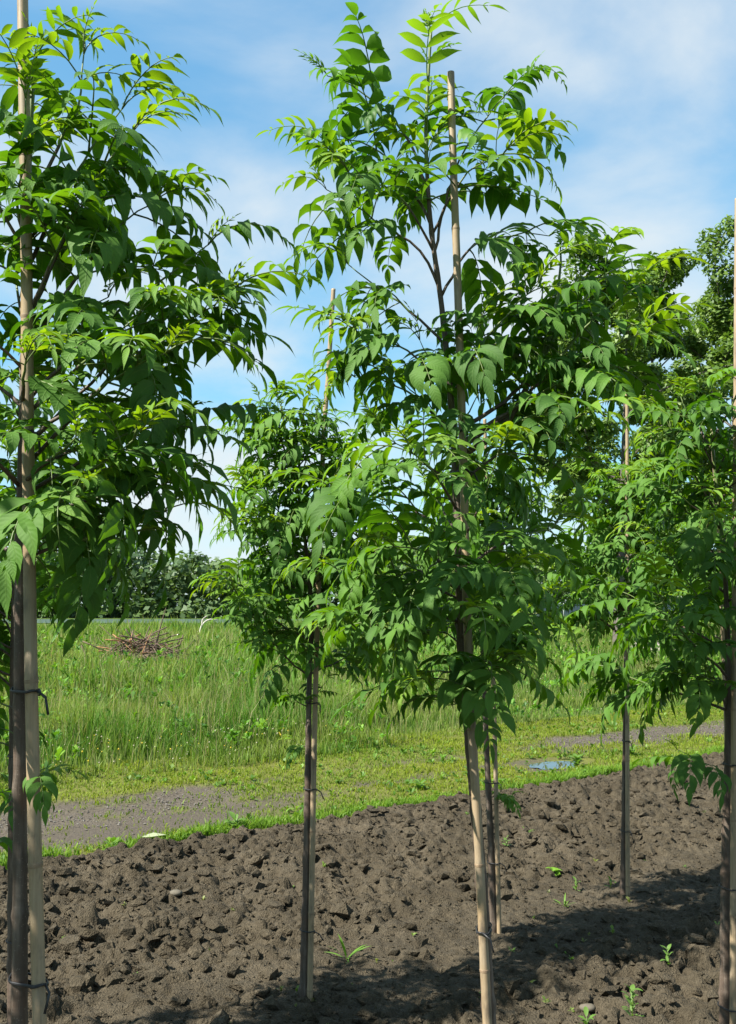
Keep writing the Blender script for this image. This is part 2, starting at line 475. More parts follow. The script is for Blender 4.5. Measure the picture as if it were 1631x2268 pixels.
def crumb_pos(q):
    s = 0.9 + 9.0 * q.rand() ** 1.6; t = q.uniform(1.5, 6.15)
    x, y = xy(s, t); return x, y, Z[np.searchsorted(S, s), np.searchsorted(T, t)]
def clod_pos(q):
    while True:
        s = 0.9 + 10.5 * q.rand() ** 1.5; t = q.uniform(1.5, 6.1)
        i, j = np.searchsorted(S, s), np.searchsorted(T, t)
        if q.rand() < rough[i, j] ** 1.5 * 1.4:
            x, y = xy(s, t); return x, y, Z[i, j]
v1, f1 = lumps(6500, clod_pos, lambda q, x, y: 0.010 + 0.034 * q.rand() ** 2.5, 5, (IV1, IF1), (0.5, 0.95), 0.35, 0.5)
v2, f2 = lumps(26000, crumb_pos, lambda q, x, y: 0.0035 + 0.007 * q.rand() ** 1.7, 8, (_OV, _OF), (0.6, 0.95), 0.2, 0.4)
v, f = np.concatenate([v1, v2]), np.concatenate([f1, f2 + len(v1)])
link('soil_clods', fast_mesh('soil_clods', v, f, smooth=False), M['soil'], kind='stuff', label='loose dark clods scattered over the tilled soil', category='soil')

# the track: short yellowish turf with worn dirt and gravel
ts_, tt_ = np.arange(-8, 40, 0.09), np.arange(EDGE_T - 0.35, 9.6, 0.07)
TS, TTT = np.meshgrid(ts_, tt_, indexing='ij')
def bare_masks(s, t):
    n = fbm(s * 1.1, t * 2.6, 4, 6) - 0.5; n2 = fbm(s * 4.0, t * 5.0, 3, 9) - 0.5
    gl = sstep(0.55, 0.15, np.abs(t - 7.55 - 0.12 * (s - 3.4)) + 0.6 * n + 0.4 * n2) * sstep(4.7, 3.9, s + 1.6 * n)
    gr = sstep(0.62, 0.22, np.abs(t - 7.75 + 0.05 * (s - 10)) + 0.5 * n + 0.5 * n2) * sstep(8.2, 9.0, s + 1.2 * n) * sstep(14.5, 12.5, s)
    dl = sstep(0.46, 0.18, np.abs(t - 6.78) + 0.3 * n2 + 0.2 * n) * sstep(5.4, 3.7, s + 1.5 * n)
    rut = sstep(0.22, 0.05, np.abs(t - 7.0 - 0.03 * s) + 0.7 * np.abs(n) + 0.5 * n2) * 0.8
    rut2 = sstep(0.16, 0.03, np.abs(t - 7.9) + 0.8 * np.abs(n) + 0.5 * n2) * 0.6
    mud = sstep(0.5, 0.2, np.hypot((s - 7.55) * 0.9, (t - 6.82) * 1.7))
    grav = np.clip(gl + gr, 0, 1)
    return np.clip(dl + rut + rut2 + mud + grav, 0, 1), grav
bm_, gv_ = bare_masks(TS, TTT)
TZ = 0.012 + 0.02 * (fbm(TS * 2, TTT * 2, 3, 2) - 0.5) - 0.015 * bm_ + 0.008 * (fbm(TS * 12, TTT * 12, 2, 2) - 0.5)
TZ = np.where(TTT < EDGE_T - 0.1, -0.06, TZ)
PUD = G(1228, 1692)
ps, pt = st(PUD.x, PUD.y)
TZ = TZ - 0.035 * sstep(0.34, 0.10, np.hypot((TS - ps) * 0.72, (TTT - pt) * 1.25))
x_, y_ = xy(TS, TTT)
i = np.arange(TS.size).reshape(TS.shape)
link('track', fast_mesh('track', np.stack([x_.ravel(), y_.ravel(), TZ.ravel()], 1),
     np.stack([i[:-1, :-1].ravel(), i[1:, :-1].ravel(), i[1:, 1:].ravel(), i[:-1, 1:].ravel()], 1),
     np.stack([bm_.ravel(), gv_.ravel() * 0.7, 0 * bm_.ravel()], 1)), M['track'], kind='structure')
def track_z(s, t): return 0.012 + 0.02 * (fbm(s * 2, t * 2, 3, 2) - 0.5)

# puddle in the near rut
t = NT('puddle_water')
M['water'] = t.done(t.bsdf((0.05, 0.045, 0.035), 0.03, 0.6, t.bump(t.noise(t.pos(), 22.0, 2), 0.05, 0.01)))
pv = [(PUD.x, PUD.y, 0.0)]
for k in range(40):
    a = 2 * math.pi * k / 40
    rr = 0.30 * (1 + 0.14 * math.sin(3 * a + 1) + 0.09 * math.sin(7 * a))
    x, y = xy(ps + rr * math.cos(a) * 1.25, pt + rr * math.sin(a) * 0.72)
    pv.append((x, y, 0.0))
pud = link('puddle', py_mesh('puddle', [Vector((p[0], p[1], -0.006)) for p in pv], [(0, 1 + k, 1 + (k + 1) % 40) for k in range(40)]), M['water'], kind='structure')

# loose gravel on the worn patches
def grav_pos(q):
    while True:
        s, t = q.uniform(1.5, 13.5), q.uniform(6.6, 8.5)
        b, g = bare_masks(np.array([s]), np.array([t]))
        if q.rand() < g[0] + 0.06 * b[0]:
            x, y = xy(s, t); return x, y, 0.0
v, f = lumps(3200, grav_pos, lambda q, x, y: 0.004 + 0.009 * q.rand() ** 2, 6, (_OV, _OF), (0.5, 0.9), 0.25, 0.3)
link('gravel', fast_mesh('gravel', v, f, smooth=False), simple('gravel_grey', (0.06, 0.054, 0.046), (0.15, 0.14, 0.125), 3.0, 0.9, 0.2, 0.2, 0.002), kind='stuff',
     label='grey gravel in the worn patches of the track', category='gravel')

# far field of bluish crop beyond the meadow
t = NT('far_crop')
fp = t.pos()
M['crop'] = t.done(t.bsdf(t.mix(t.rng(t.noise(fp, 0.4, 4), 0.3, 0.7), (0.036, 0.062, 0.048), (0.055, 0.085, 0.068)), 0.8, 0.2))
sheet('field', -160, 160, 88, 112, 0.02, M['crop'], 3, 3, kind='structure')

# ------------------------------------------------------------------ grasses
def blades(n, place, height, width, colour, seed, lean=0.35, seg=2):
    """n tapering grass blades as triangles; each argument is a function of arrays"""
    q = np.random.RandomState(seed)
    x, y, z, s, t = place(q, n); n = len(x)
    h = height(q, s, t); w = width(q, s, t)
    az = q.uniform(0, 2 * math.pi, n); fa = q.uniform(0, 2 * math.pi, n)
    ln = np.abs(q.normal(0, lean, n)) + 0.06
    dx, dy = np.cos(az), np.sin(az); wx, wy = np.cos(fa), np.sin(fa)
    base, tip = colour(q, s, t, h)
    m = 0.5
    pts = []
    p0 = np.stack([x - wx * w, y - wy * w, z], 1); p1 = np.stack([x + wx * w, y + wy * w, z], 1)
    mx, my = x + dx * h * ln * 0.3, y + dy * h * ln * 0.3
    p2 = np.stack([mx - wx * w * 0.75, my - wy * w * 0.75, z + h * 0.55], 1); p3 = np.stack([mx + wx * w * 0.75, my + wy * w * 0.75, z + h * 0.55], 1)
    p4 = np.stack([x + dx * h * ln, y + dy * h * ln, z + h * (1 - 0.25 * ln)], 1)
    V = np.stack([p0, p1, p2, p3, p4], 1).reshape(-1, 3)
    o = (np.arange(n) * 5)[:, None]
    Fc = np.concatenate([o + np.array([0, 1, 3]), o + np.array([0, 3, 2]), o + np.array([2, 3, 4])], 0)
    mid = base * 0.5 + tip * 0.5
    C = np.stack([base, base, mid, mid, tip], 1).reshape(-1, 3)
    return V, Fc, C
def lerp3(a, b, f): return np.asarray(a)[None, :] * (1 - f[:, None]) + np.asarray(b)[None, :] * f[:, None]
def tall_edge(s): return TALL_T + 0.55 * (fbm(s * 0.5, s * 0 + 1.5, 3) - 0.5) + 0.5 * sstep(6.0, 9.5, s)

def meadow_place(t0, t1, s0, s1):
    def fn(q, n):
        s, t = q.uniform(s0, s1, n), t0 + (t1 - t0) * q.rand(n)
        keep = t > tall_edge(s) - 0.12 * q.rand(n)
        # only the wedge that can be looked into from round the viewpoint
        x, y = xy(s, t)
        keep &= np.abs(x) < 0.52 * y + 2.5
        keep &= fbm(s * 1.6, t * 1.6, 3, 5) + 0.5 * q.rand(n) > 0.5
        s, t, x, y = s[keep], t[keep], x[keep], y[keep]
        return x, y, np.full(len(x), -0.02), s, t
    return fn
def meadow_h(k):
    def fn(q, s, t):
        right = sstep(7.0, 10.0, s - 0.35 * (t - 9)) * sstep(22.0, 16.0, t)
        base = (1 + 0.35 * sstep(12, 18, t)) * (0.16 + 0.75 * fbm(s * 0.9, t * 0.9, 3, 7) ** 1.4 + 0.16 * (fbm(s * 3.2, t * 3.2, 2, 17) - 0.4))
        rise = sstep(-0.1, 2.0, t - tall_edge(s))
        return k * base * (0.28 + 0.72 * rise) * (1 - 0.6 * right) * q.uniform(0.55, 1.15, len(s))
    return fn
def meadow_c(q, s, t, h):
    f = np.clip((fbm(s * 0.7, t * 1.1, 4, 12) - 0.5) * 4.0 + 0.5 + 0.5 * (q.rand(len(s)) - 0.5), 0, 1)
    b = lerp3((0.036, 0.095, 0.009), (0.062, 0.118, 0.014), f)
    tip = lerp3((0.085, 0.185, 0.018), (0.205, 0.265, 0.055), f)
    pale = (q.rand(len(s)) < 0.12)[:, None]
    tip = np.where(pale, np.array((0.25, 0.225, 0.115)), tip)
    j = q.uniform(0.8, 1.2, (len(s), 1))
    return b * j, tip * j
def stalk_c(q, s, t, h):
    f = q.rand(len(s)); return lerp3((0.10, 0.15, 0.03), (0.15, 0.16, 0.05), f), lerp3((0.25, 0.19, 0.11), (0.30, 0.29, 0.15), f)
def stalk_h(q, s, t): return q.uniform(0.5, 1.0, len(s)) * (0.45 + 0.6 * fbm(s * 0.7, t * 0.7, 3, 33)) * (0.4 + 0.6 * sstep(0.0, 1.5, t - tall_edge(s))) * (1 - 0.6 * sstep(7.0, 10.0, s - 0.35 * (t - 9)) * sstep(22.0, 16.0, t))
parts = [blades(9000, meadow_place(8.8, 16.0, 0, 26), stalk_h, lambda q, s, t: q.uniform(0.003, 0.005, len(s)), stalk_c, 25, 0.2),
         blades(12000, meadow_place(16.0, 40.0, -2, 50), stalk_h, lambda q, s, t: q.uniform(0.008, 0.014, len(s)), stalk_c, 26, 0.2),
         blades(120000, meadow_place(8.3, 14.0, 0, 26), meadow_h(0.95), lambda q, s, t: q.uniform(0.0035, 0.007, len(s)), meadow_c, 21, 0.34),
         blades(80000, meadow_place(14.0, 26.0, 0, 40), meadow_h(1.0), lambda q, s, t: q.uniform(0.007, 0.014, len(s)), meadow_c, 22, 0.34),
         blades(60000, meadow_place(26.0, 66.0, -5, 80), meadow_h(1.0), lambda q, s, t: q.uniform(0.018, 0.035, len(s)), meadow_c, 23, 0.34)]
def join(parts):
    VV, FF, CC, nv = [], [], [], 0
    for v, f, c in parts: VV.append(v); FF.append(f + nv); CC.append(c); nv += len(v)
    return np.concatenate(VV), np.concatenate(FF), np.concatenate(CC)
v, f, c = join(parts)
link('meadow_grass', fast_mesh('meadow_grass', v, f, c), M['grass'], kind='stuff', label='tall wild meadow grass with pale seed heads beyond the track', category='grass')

def turf_place(q, n):
    s, t = q.uniform(0.5, 22, n), q.uniform(EDGE_T, 9.6, n)
    b, g = bare_masks(s, t)
    keep = (q.rand(n) > b * 0.93 - 0.35 * fbm(s * 2.2, t * 3.5, 3, 27) * (1 - g)) & (t > edge_t(s) + 0.02) & (np.hypot((s - ps) * 0.72, (t - pt) * 1.25) > 0.38)
    keep &= fbm(s * 3.0, t * 3.0, 3, 3) + 0.5 * q.rand(n) > 0.52
    s, t = s[keep], t[keep]; x, y = xy(s, t)
    return x, y, track_z(s, t), s, t
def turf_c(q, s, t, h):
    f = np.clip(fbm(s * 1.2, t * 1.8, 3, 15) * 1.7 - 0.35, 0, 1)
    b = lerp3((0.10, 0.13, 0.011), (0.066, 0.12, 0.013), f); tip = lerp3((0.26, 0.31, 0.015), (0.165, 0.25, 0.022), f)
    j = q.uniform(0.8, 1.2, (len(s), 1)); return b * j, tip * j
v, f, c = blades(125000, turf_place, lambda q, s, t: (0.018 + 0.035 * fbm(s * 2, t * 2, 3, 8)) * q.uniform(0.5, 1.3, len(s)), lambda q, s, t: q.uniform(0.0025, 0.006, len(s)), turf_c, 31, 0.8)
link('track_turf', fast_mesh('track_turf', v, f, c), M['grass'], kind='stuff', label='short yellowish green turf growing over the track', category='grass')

def verge_place(q, n):
    s = q.uniform(0.5, 20, n); e = edge_t(s); t = e + np.abs(q.normal(0.06, 0.10, n)) - 0.05
    keep = fbm(s * 1.8, s * 0 + 4.4, 3, 2) + 0.3 * q.rand(n) > 0.42
    s, t = s[keep], t[keep]; x, y = xy(s, t); return x, y, np.zeros(len(s)), s, t
def verge_c(q, s, t, h):
    f = q.rand(len(s)); b = lerp3((0.036, 0.092, 0.010), (0.06, 0.115, 0.013), f); tip = lerp3((0.115, 0.24, 0.02), (0.175, 0.275, 0.026), f); return b, tip
v, f, c = blades(26000, verge_place, lambda q, s, t: (0.03 + 0.11 * fbm(s * 1.6, t * 1.6, 3, 3) ** 1.3) * q.uniform(0.5, 1.3, len(s)), lambda q, s, t: q.uniform(0.003, 0.007, len(s)), verge_c, 33, 0.6)
link('verge_grass', fast_mesh('verge_grass', v, f, c), M['grass'], kind='stuff', label='bright green grass verge along the edge of the tilled soil', category='grass')

# broad-leaved herbs between the grass, too many to count
def herbs(n, place, size, cols, seed):
    q = np.random.RandomState(seed); VV, FF, CC, nv = [], [], [], 0
    x, y, z, s, t = place(q, n)
    for k in range(len(x)):
        sz = size(q, s[k], t[k]); m = q.randint(5, 10)
        cc = np.array(cols[q.randint(len(cols))]) * q.uniform(0.8, 1.25)
        for a in range(m):
            az = q.uniform(0, 6.28); el = q.uniform(0.1, 1.1); L = sz * q.uniform(0.6, 1.1); w = L * q.uniform(0.16, 0.3)
            d = np.array((math.cos(az) * math.cos(el), math.sin(az) * math.cos(el), math.sin(el))); sd = np.array((-math.sin(az), math.cos(az), 0))
            b = np.array((x[k], y[k], z[k])); hgt = q.rand() * sz * 0.6 * np.array((0, 0, 1))
            p = [b + hgt * 0.6, b + hgt + d * L * 0.5 + sd * w, b + hgt + d * L * 0.5 - sd * w, b + hgt + d * L - np.array((0, 0, 0.15 * L))]
            VV += p; FF += [(nv, nv + 2, nv + 1), (nv + 1, nv + 2, nv + 3)]; CC += [cc * 0.85, cc, cc, cc * 1.1]; nv += 4
    return np.array(VV), np.array(FF), np.array(CC)
def herb_place(q, n):
    s, t = q.uniform(0.8, 18, n), q.uniform(EDGE_T + 0.05, 9.4, n)
    b, g = bare_masks(s, t); keep = (fbm(s * 1.7, t * 1.7, 3, 19) + 0.25 * q.rand(n) > 0.62) & (b < 0.5)
    s, t = s[keep], t[keep]; x, y = xy(s, t); return x, y, np.zeros(len(s)), s, t
def herb_place2(q, n):
    s, t = q.uniform(1, 34, n), 8.6 + 20 * q.rand(n) ** 1.5
    x, y = xy(s, t)
    keep = (t > tall_edge(s)) & (fbm(s * 0.7, t * 0.7, 3, 23) > 0.5) & (np.abs(x) < 0.5 * y + 2)
    s, t, x, y = s[keep], t[keep], x[keep], y[keep]; return x, y, 0.08 + (0.2 + 0.9 * np.clip(fbm(s * 0.8, t * 0.8, 3, 29) - 0.42, 0, 1) * 2) * q.rand(len(s)) * (1 - 0.7 * sstep(7.0, 10.0, s - 0.35 * (t - 9)) * sstep(16.0, 12.0, t)), s, t
h1 = herbs(2600, herb_place, lambda q, s, t: q.uniform(0.03, 0.075), [(0.08, 0.16, 0.018), (0.11, 0.19, 0.02), (0.06, 0.13, 0.018)], 41)
h2 = herbs(17000, herb_place2, lambda q, s, t: q.uniform(0.05, 0.12) * (1 + 0.03 * (t - 9)), [(0.075, 0.175, 0.016), (0.11, 0.21, 0.02), (0.045, 0.12, 0.014)], 42)
v, f, c = join([h1, h2])
link('meadow_herbs', fast_mesh('meadow_herbs', v, f, c), M['weed'], kind='stuff', label='broad leaved herbs mixed through the grass', category='herbs')

# clover heads along the foot of the tall grass
q = np.random.RandomState(51)
VV, FF, CC, nv = [], [], [], 0
for k in range(300):
    if q.rand() < 0.5: s, t = q.uniform(3.0, 6.5), q.normal(9.3, 0.35)
    else: s, t = q.uniform(11, 17), q.normal(10.6, 0.9)
    if t < tall_edge(np.array([s]))[0]: continue
    x, y = xy(s, t); r = q.uniform(0.005, 0.010); z = q.uniform(0.08, 0.34)
    VV.append(_OV * r + np.array((x, y, z))); FF.append(_OF + nv); nv += 6
    CC.append(np.tile(np.array((0.40, 0.37, 0.30)) if q.rand() < 0.75 else np.array((0.5, 0.40, 0.05)), (6, 1)))
link('clover_flowers', fast_mesh('clover_flowers', np.concatenate(VV), np.concatenate(FF), np.concatenate(CC)), M['weed'], kind='stuff',
     label='small white clover flowers dotted through the grass', category='flowers')

# ------------------------------------------------------------------ saplings: leaf meshes
def compound_leaf(name, q, pairs, L, ll, lw, e0, bend, droop, fold, spread=1.15, tip_small=0.55):
    """pinnate leaf: rachis from the origin along +X arching over, leaflets in opposite pairs and one at the end"""
    V, UV, Fc, MI = [], [], [], []
    n = 9
    pts, p, e = [], Vector((0, 0, 0)), e0
    yaw = 0.0
    for i in range(n):
        pts.append(p.copy())
        p = p + Vector((math.cos(e) * math.cos(yaw), math.cos(e) * math.sin(yaw), math.sin(e))) * (L / (n - 1))
        e += bend / (n - 1); yaw += q.uniform(-0.05, 0.05)
    tv, tf = tube(pts, [0.0021 * (1 - 0.65 * i / (n - 1)) * (L / 0.22) ** 0.5 for i in range(n)], 4, True)
    V += tv; UV += [(0.5, 0.5)] * len(tv); Fc += tf; MI += [1] * len(tf)
    def at(u):
        k = min(int(u * (n - 1)), n - 2); w = u * (n - 1) - k
        return pts[k].lerp(pts[k + 1], w), (pts[k + 1] - pts[k]).normalized()
    prof = [(0.0, 0.0), (0.10, 0.52), (0.26, 0.93), (0.44, 1.0), (0.60, 0.80), (0.74, 0.47), (0.86, 0.17), (1.0, 0.0)]
    def leaflet(o, d, wv, length, width, dr, fo, twist):
        d = d.normalized(); wv = (wv - d * wv.dot(d)).normalized()
        nrm = d.cross(wv)
        if nrm.z < 0: wv = -wv; nrm = -nrm
        wv = (Matrix.Rotation(twist, 3, d) @ wv).normalized()
        rows, p, cur, prev = [], o.copy(), d.copy(), 0.0
        for (u, hw) in prof:
            step = (u - prev) * length; prev = u
            p = p + cur * step
            # gravity bends the blade over
            g = Vector((0, 0, -1)); ax = cur.cross(g)
            if ax.length > 1e-3 and step > 0:
                ang = min(dr * step / length, cur.angle(g))
                rot = Matrix.Rotation(ang, 3, ax.normalized()); cur = rot @ cur; wv = rot @ wv
            nr = cur.cross(wv).normalized()
            if hw == 0: rows.append(([len(V)], u)); V.append(p.copy()); UV.append((0.5, u)); continue
            k0 = len(V); hwid = hw * width * 0.5
            wob = q.uniform(-0.12, 0.12) * hwid
            V.append(p - wv * hwid * math.cos(fo) + nr * (hwid * math.sin(fo) + wob)); UV.append((0.0 + 0.0, u))
            V.append(p.copy()); UV.append((0.5, u))
            V.append(p + wv * hwid * math.cos(fo) + nr * (hwid * math.sin(fo) - wob)); UV.append((1.0, u))
            rows.append(([k0, k0 + 1, k0 + 2], u))
        for (a, _), (b, _) in zip(rows, rows[1:]):
            if len(a) == 1 and len(b) == 3: Fc.append((a[0], b[2], b[1])); Fc.append((a[0], b[1], b[0])); MI.extend([0, 0])
            elif len(a) == 3 and len(b) == 3: Fc.append((a[0], a[1], b[1], b[0])); Fc.append((a[1], a[2], b[2], b[1])); MI.extend([0, 0])
            elif len(a) == 3: Fc.append((a[0], a[1], b[0])); Fc.append((a[1], a[2], b[0])); MI.extend([0, 0])
    for k in range(pairs):
        u = 0.26 + 0.68 * (k / max(pairs - 1, 1)) if pairs > 1 else 0.5
        sz = (0.72 + 0.45 * math.sin(math.pi * (0.25 + 0.6 * k / max(pairs - 1, 1)))) * (1 - (1 - tip_small) * (k / max(pairs - 1, 1)) ** 2.5)
        for sg in (-1, 1):
            o, tg = at(min(0.985, u + q.uniform(-0.015, 0.015)))
            side = Vector((-tg.y, tg.x, 0)).normalized() * sg
            an = spread + q.uniform(-0.18, 0.18) - 0.25 * k / pairs
            d = tg * math.cos(an) + side * math.sin(an) + Vector((0, 0, q.uniform(0.0, 0.22)))
            leaflet(o, d, tg, ll * sz * q.uniform(0.86, 1.12), lw * sz * q.uniform(0.88, 1.12), droop * q.uniform(0.65, 1.3), fold * q.uniform(0.5, 1.4), q.uniform(-0.3, 0.3))
    o, tg = at(0.999)
    leaflet(o, tg, Vector((-tg.y, tg.x, 0)), ll * (0.62 + 0.4 * tip_small), lw * (0.55 + 0.4 * tip_small), droop * 0.6, fold, q.uniform(-0.3, 0.3))
    me = bpy.data.meshes.new(name)
    me.from_pydata([tuple(v) for v in V], [], Fc)
    uvl = me.uv_layers.new(name='UVMap')
    li = np.empty(len(me.loops), dtype=np.int32); me.loops.foreach_get('vertex_index', li)
    uvl.data.foreach_set('uv', np.array(UV, dtype=np.float32)[li].ravel())
    me.polygons.foreach_set('use_smooth', [True] * len(me.polygons))
    me.polygons.foreach_set('material_index', MI)
    me.materials.append(M['leaf']); me.materials.append(M['twig'])
    me.update()
    return me
lq = random.Random(5)
class _Q:
    def uniform(self, a, b): return lq.uniform(a, b)
Q = _Q()
MATURE = [compound_leaf('leaf', Q, lq.choice((4, 4, 5, 5, 6)), lq.uniform(0.17, 0.24), lq.uniform(0.070, 0.098), lq.uniform(0.024, 0.034),
                        lq.uniform(-0.05, 0.65), lq.uniform(-1.7, -0.6), lq.uniform(0.9, 2.7), lq.uniform(0.15, 0.55), lq.uniform(0.9, 1.3)) for _ in range(28)]
YOUNG = [compound_leaf('leaf', Q, lq.choice((4, 5, 5)), lq.uniform(0.14, 0.19), lq.uniform(0.060, 0.078), lq.uniform(0.015, 0.022),
                       lq.uniform(0.4, 0.9), lq.uniform(-2.0, -1.1), lq.uniform(0.8, 1.9), lq.uniform(0.3, 0.7), lq.uniform(0.9, 1.15), 0.35) for _ in range(10)]
TINY = [compound_leaf('leaf', Q, lq.choice((4, 5)), lq.uniform(0.06, 0.09), lq.uniform(0.022, 0.030), lq.uniform(0.006, 0.010),
                      lq.uniform(0.6, 1.1), lq.uniform(-1.2, -0.5), lq.uniform(0.2, 0.7), lq.uniform(0.4, 0.8), lq.uniform(0.8, 1.0), 0.3) for _ in range(6)]

# ------------------------------------------------------------------ saplings
def bark_tube(pts, r0, r1, rnd, sides=12, knobs=True):
    L = sum((b - a).length for a, b in zip(pts, pts[1:])); n = max(8, int(L / 0.02))
    P_ = resample(pts, n)
    rad = []
    nodes = []
    z = 0.1
    while z < L: nodes.append(z); z += rnd.uniform(0.10, 0.2)
    for i in range(n):
        q_ = i / (n - 1); r = r0 + (r1 - r0) * q_ ** 0.9
        if i < 4: r *= 1 + 0.10 * (4 - i) / 4
        if knobs:
            d = min([abs(q_ * L - z) for z in nodes] or [9])
            r *= 1 + 0.24 * math.exp(-(d / 0.012) ** 2)
        rad.append(r * (1 + rnd.uniform(-0.015, 0.015)))
    return P_, rad

LEAF_DARK, LEAF_LIGHT = (0.028, 0.094, 0.006), (0.090, 0.205, 0.013)
YOUNG_A, YOUNG_B = (0.10, 0.21, 0.012), (0.16, 0.265, 0.015)
def lerpc(a, b, f): return tuple(a[i] * (1 - f) + b[i] * f for i in range(3)) + (1.0,)

class Sapling:
    def __init__(self, Y, trunk_px, r0, r1, seed, label, group='staked saplings in the nursery rows', fresh=0.0, cap=300):
        self.rnd = random.Random(seed); self.Y = Y; self.fresh = fresh; self.cap = cap
        pts = [P(px, py, Y + (d[0] if d else 0.0)) for px, py, *d in trunk_px]
        g = pts[0]
        # carry the trunk down into the soil
        if g.z > 0.05:
            dv = (pts[0] - pts[1]).normalized(); k = pts[0].z / max(-dv.z, 0.2)
            pts.insert(0, pts[0] + dv * (k + 0.03)); g = pts[0]
        else:
            pts.insert(0, Vector((g.x, g.y, -0.04)))
        self.base = Vector((g.x, g.y, 0.0))
        self.root = empty('young_tree', self.base, label=label, category='tree', group=group)
        self.crown = empty('crown', (0, 0, 0)); self.crown.parent = self.root
        self.pts, self.rad = bark_tube(pts, r0, r1, self.rnd)
        V_, F_ = tube([p - self.base for p in self.pts], self.rad, 12)
        me = py_mesh('trunk', V_, F_); me.materials.append(M['bark']); me.materials.append(M['twig'])
        zt = self.pts[-1].z
        for pl in me.polygons:
            if pl.center.z > zt - 0.38: pl.material_index = 1
        link('trunk', me, None, self.root)
        self.leaves = []
    def at_z(self, z):
        for a, b in zip(self.pts, self.pts[1:]):
            if a.z <= z <= b.z: return a.lerp(b, (z - a.z) / max(b.z - a.z, 1e-6))
        return self.pts[-1] if z > self.pts[-1].z else self.pts[0]
    def leaf(self, p, d, age, scale=1.0):
        """age 0 = fresh tip leaf, 1 = full-grown"""
        r = self.rnd
        kind = TINY if age < 0.12 else (YOUNG if age < 0.58 - 0.3 * r.random() + self.fresh * 0.35 else MATURE)
        me = r.choice(kind)
        el = math.asin(max(-1, min(1, d.z))); az = math.atan2(d.y, d.x)
        tilt = max(-0.5, min(0.32, el * 0.5 - 0.12)) if kind is MATURE else max(-0.4, min(0.5, el * 0.6))
        sc = scale * r.uniform(0.72, 1.22) * (0.75 + 0.25 * min(1, age * 1.6) if kind is MATURE else 1.0)
        m = Matrix.Translation(p - self.base) @ Matrix.Rotation(az + r.uniform(-0.25, 0.25), 4, 'Z') @ Matrix.Rotation(-tilt, 4, 'Y') @ Matrix.Rotation(r.uniform(-0.35, 0.35), 4, 'X') @ Matrix.Scale(sc, 4)
        if kind is MATURE: c = lerpc(LEAF_DARK, LEAF_LIGHT, r.random() * 0.8 + 0.2 * self.fresh)
        else: c = lerpc(YOUNG_A, YOUNG_B, r.random()) if kind is TINY else lerpc(LEAF_LIGHT, YOUNG_B, r.random())
        self.leaves.append((me, m, c))
    def branch(self, pts, r0=0.0042, start=0.3, spacing=0.078, scale=1.0, tip=True, young=0.0, dens=1.0):
        r = self.rnd
        L = sum((b - a).length for a, b in zip(pts, pts[1:]))
        n = max(6, int(L / 0.03))
        P_ = resample(pts, n)
        for k in range(1, n - 1): P_[k] = P_[k] + Vector((r.uniform(-1, 1), r.uniform(-1, 1), r.uniform(-1, 1))) * 0.003
        rad = [r0 * (1 - 0.72 * (k / (n - 1))) for k in range(n)]
        V_, F_ = tube([p - self.base for p in P_], rad, 6)
        me = py_mesh('branch', V_, F_); me.materials.append(M['bark']); me.materials.append(M['twig'])
        k0 = int(n * 0.45) * 6
        mi = [1 if (k >= k0) else 0 for k in range(len(me.polygons))]
        me.polygons.foreach_set('material_index', mi)
        link('branch', me, None, self.crown)
        s_ = L * start; ph = r.uniform(0, math.pi)
        while s_ < L - 0.015:
            q_ = s_ / L; k = min(int(q_ * (n - 1)), n - 2); w = q_ * (n - 1) - k
            p = P_[k].lerp(P_[k + 1], w); t_ = (P_[k + 1] - P_[k]).normalized()
            u = t_.cross(Vector((0, 0, 1)))
            u = u.normalized() if u.length > 0.05 else Vector((1, 0, 0))
            v_ = t_.cross(u)
            age = 1 - max(0, (q_ - 0.62) / 0.38) * (0.75 + young)
            age = max(0.13, age - young * 0.5)
            for sg in (0, math.pi):
                if r.random() > dens: continue
                a = ph + sg + r.uniform(-0.3, 0.3)
                d = (t_ * 0.55 + u * math.cos(a) + v_ * math.sin(a) * 0.8).normalized()
                self.leaf(p, d, age, scale)
            ph += math.pi / 2
            s_ += spacing * r.uniform(0.8, 1.25)
        if tip:
            t_ = (P_[-1] - P_[-3]).normalized()
            for a in range(2):
                d = (t_ + Vector((r.uniform(-.5, .5), r.uniform(-.5, .5), r.uniform(0, .5)))).normalized()
                self.leaf(P_[-1], d, 0.3 if r.random() < 0.6 else 0.05, scale)
            self.leaf(P_[-1], t_, 0.05, scale)
        return P_
    def grow(self, z, az, length, el=0.75, **kw):
        r = self.rnd
        p = self.at_z(z); pts = [p.copy()]; e = el + r.uniform(-0.12, 0.12); a = az
        k = 5
        for i in range(k):
            p = p + Vector((math.cos(a) * math.cos(e), math.sin(a) * math.cos(e), math.sin(e))) * (length / k)
            pts.append(p.copy()); e += r.uniform(-0.18, 0.22) * (1 if i < 3 else -0.4); a += r.uniform(-0.2, 0.2)
        r0 = kw.pop('r0', 0.0028 + 0.004 * length)
        return self.branch(pts, r0, **kw)
    def fill(self, z0, z1, env, step=0.1, **kw):
        """opposite pairs of branches up the stem, each pair turned a quarter from the last"""
        r = self.rnd; z = z0; az = r.uniform(0, 3.14)
        while z < z1:
            f = (z - z0) / (z1 - z0)
            for sg in (0, math.pi):
                l = env(f) * r.uniform(0.75, 1.2)
                self.grow(z + r.uniform(-0.02, 0.02), az + sg + r.uniform(-0.3, 0.3), l, 0.45 + 0.45 * f, **kw)
            az += math.pi / 2 + r.uniform(-0.3, 0.3); z += step * r.uniform(0.8, 1.2)
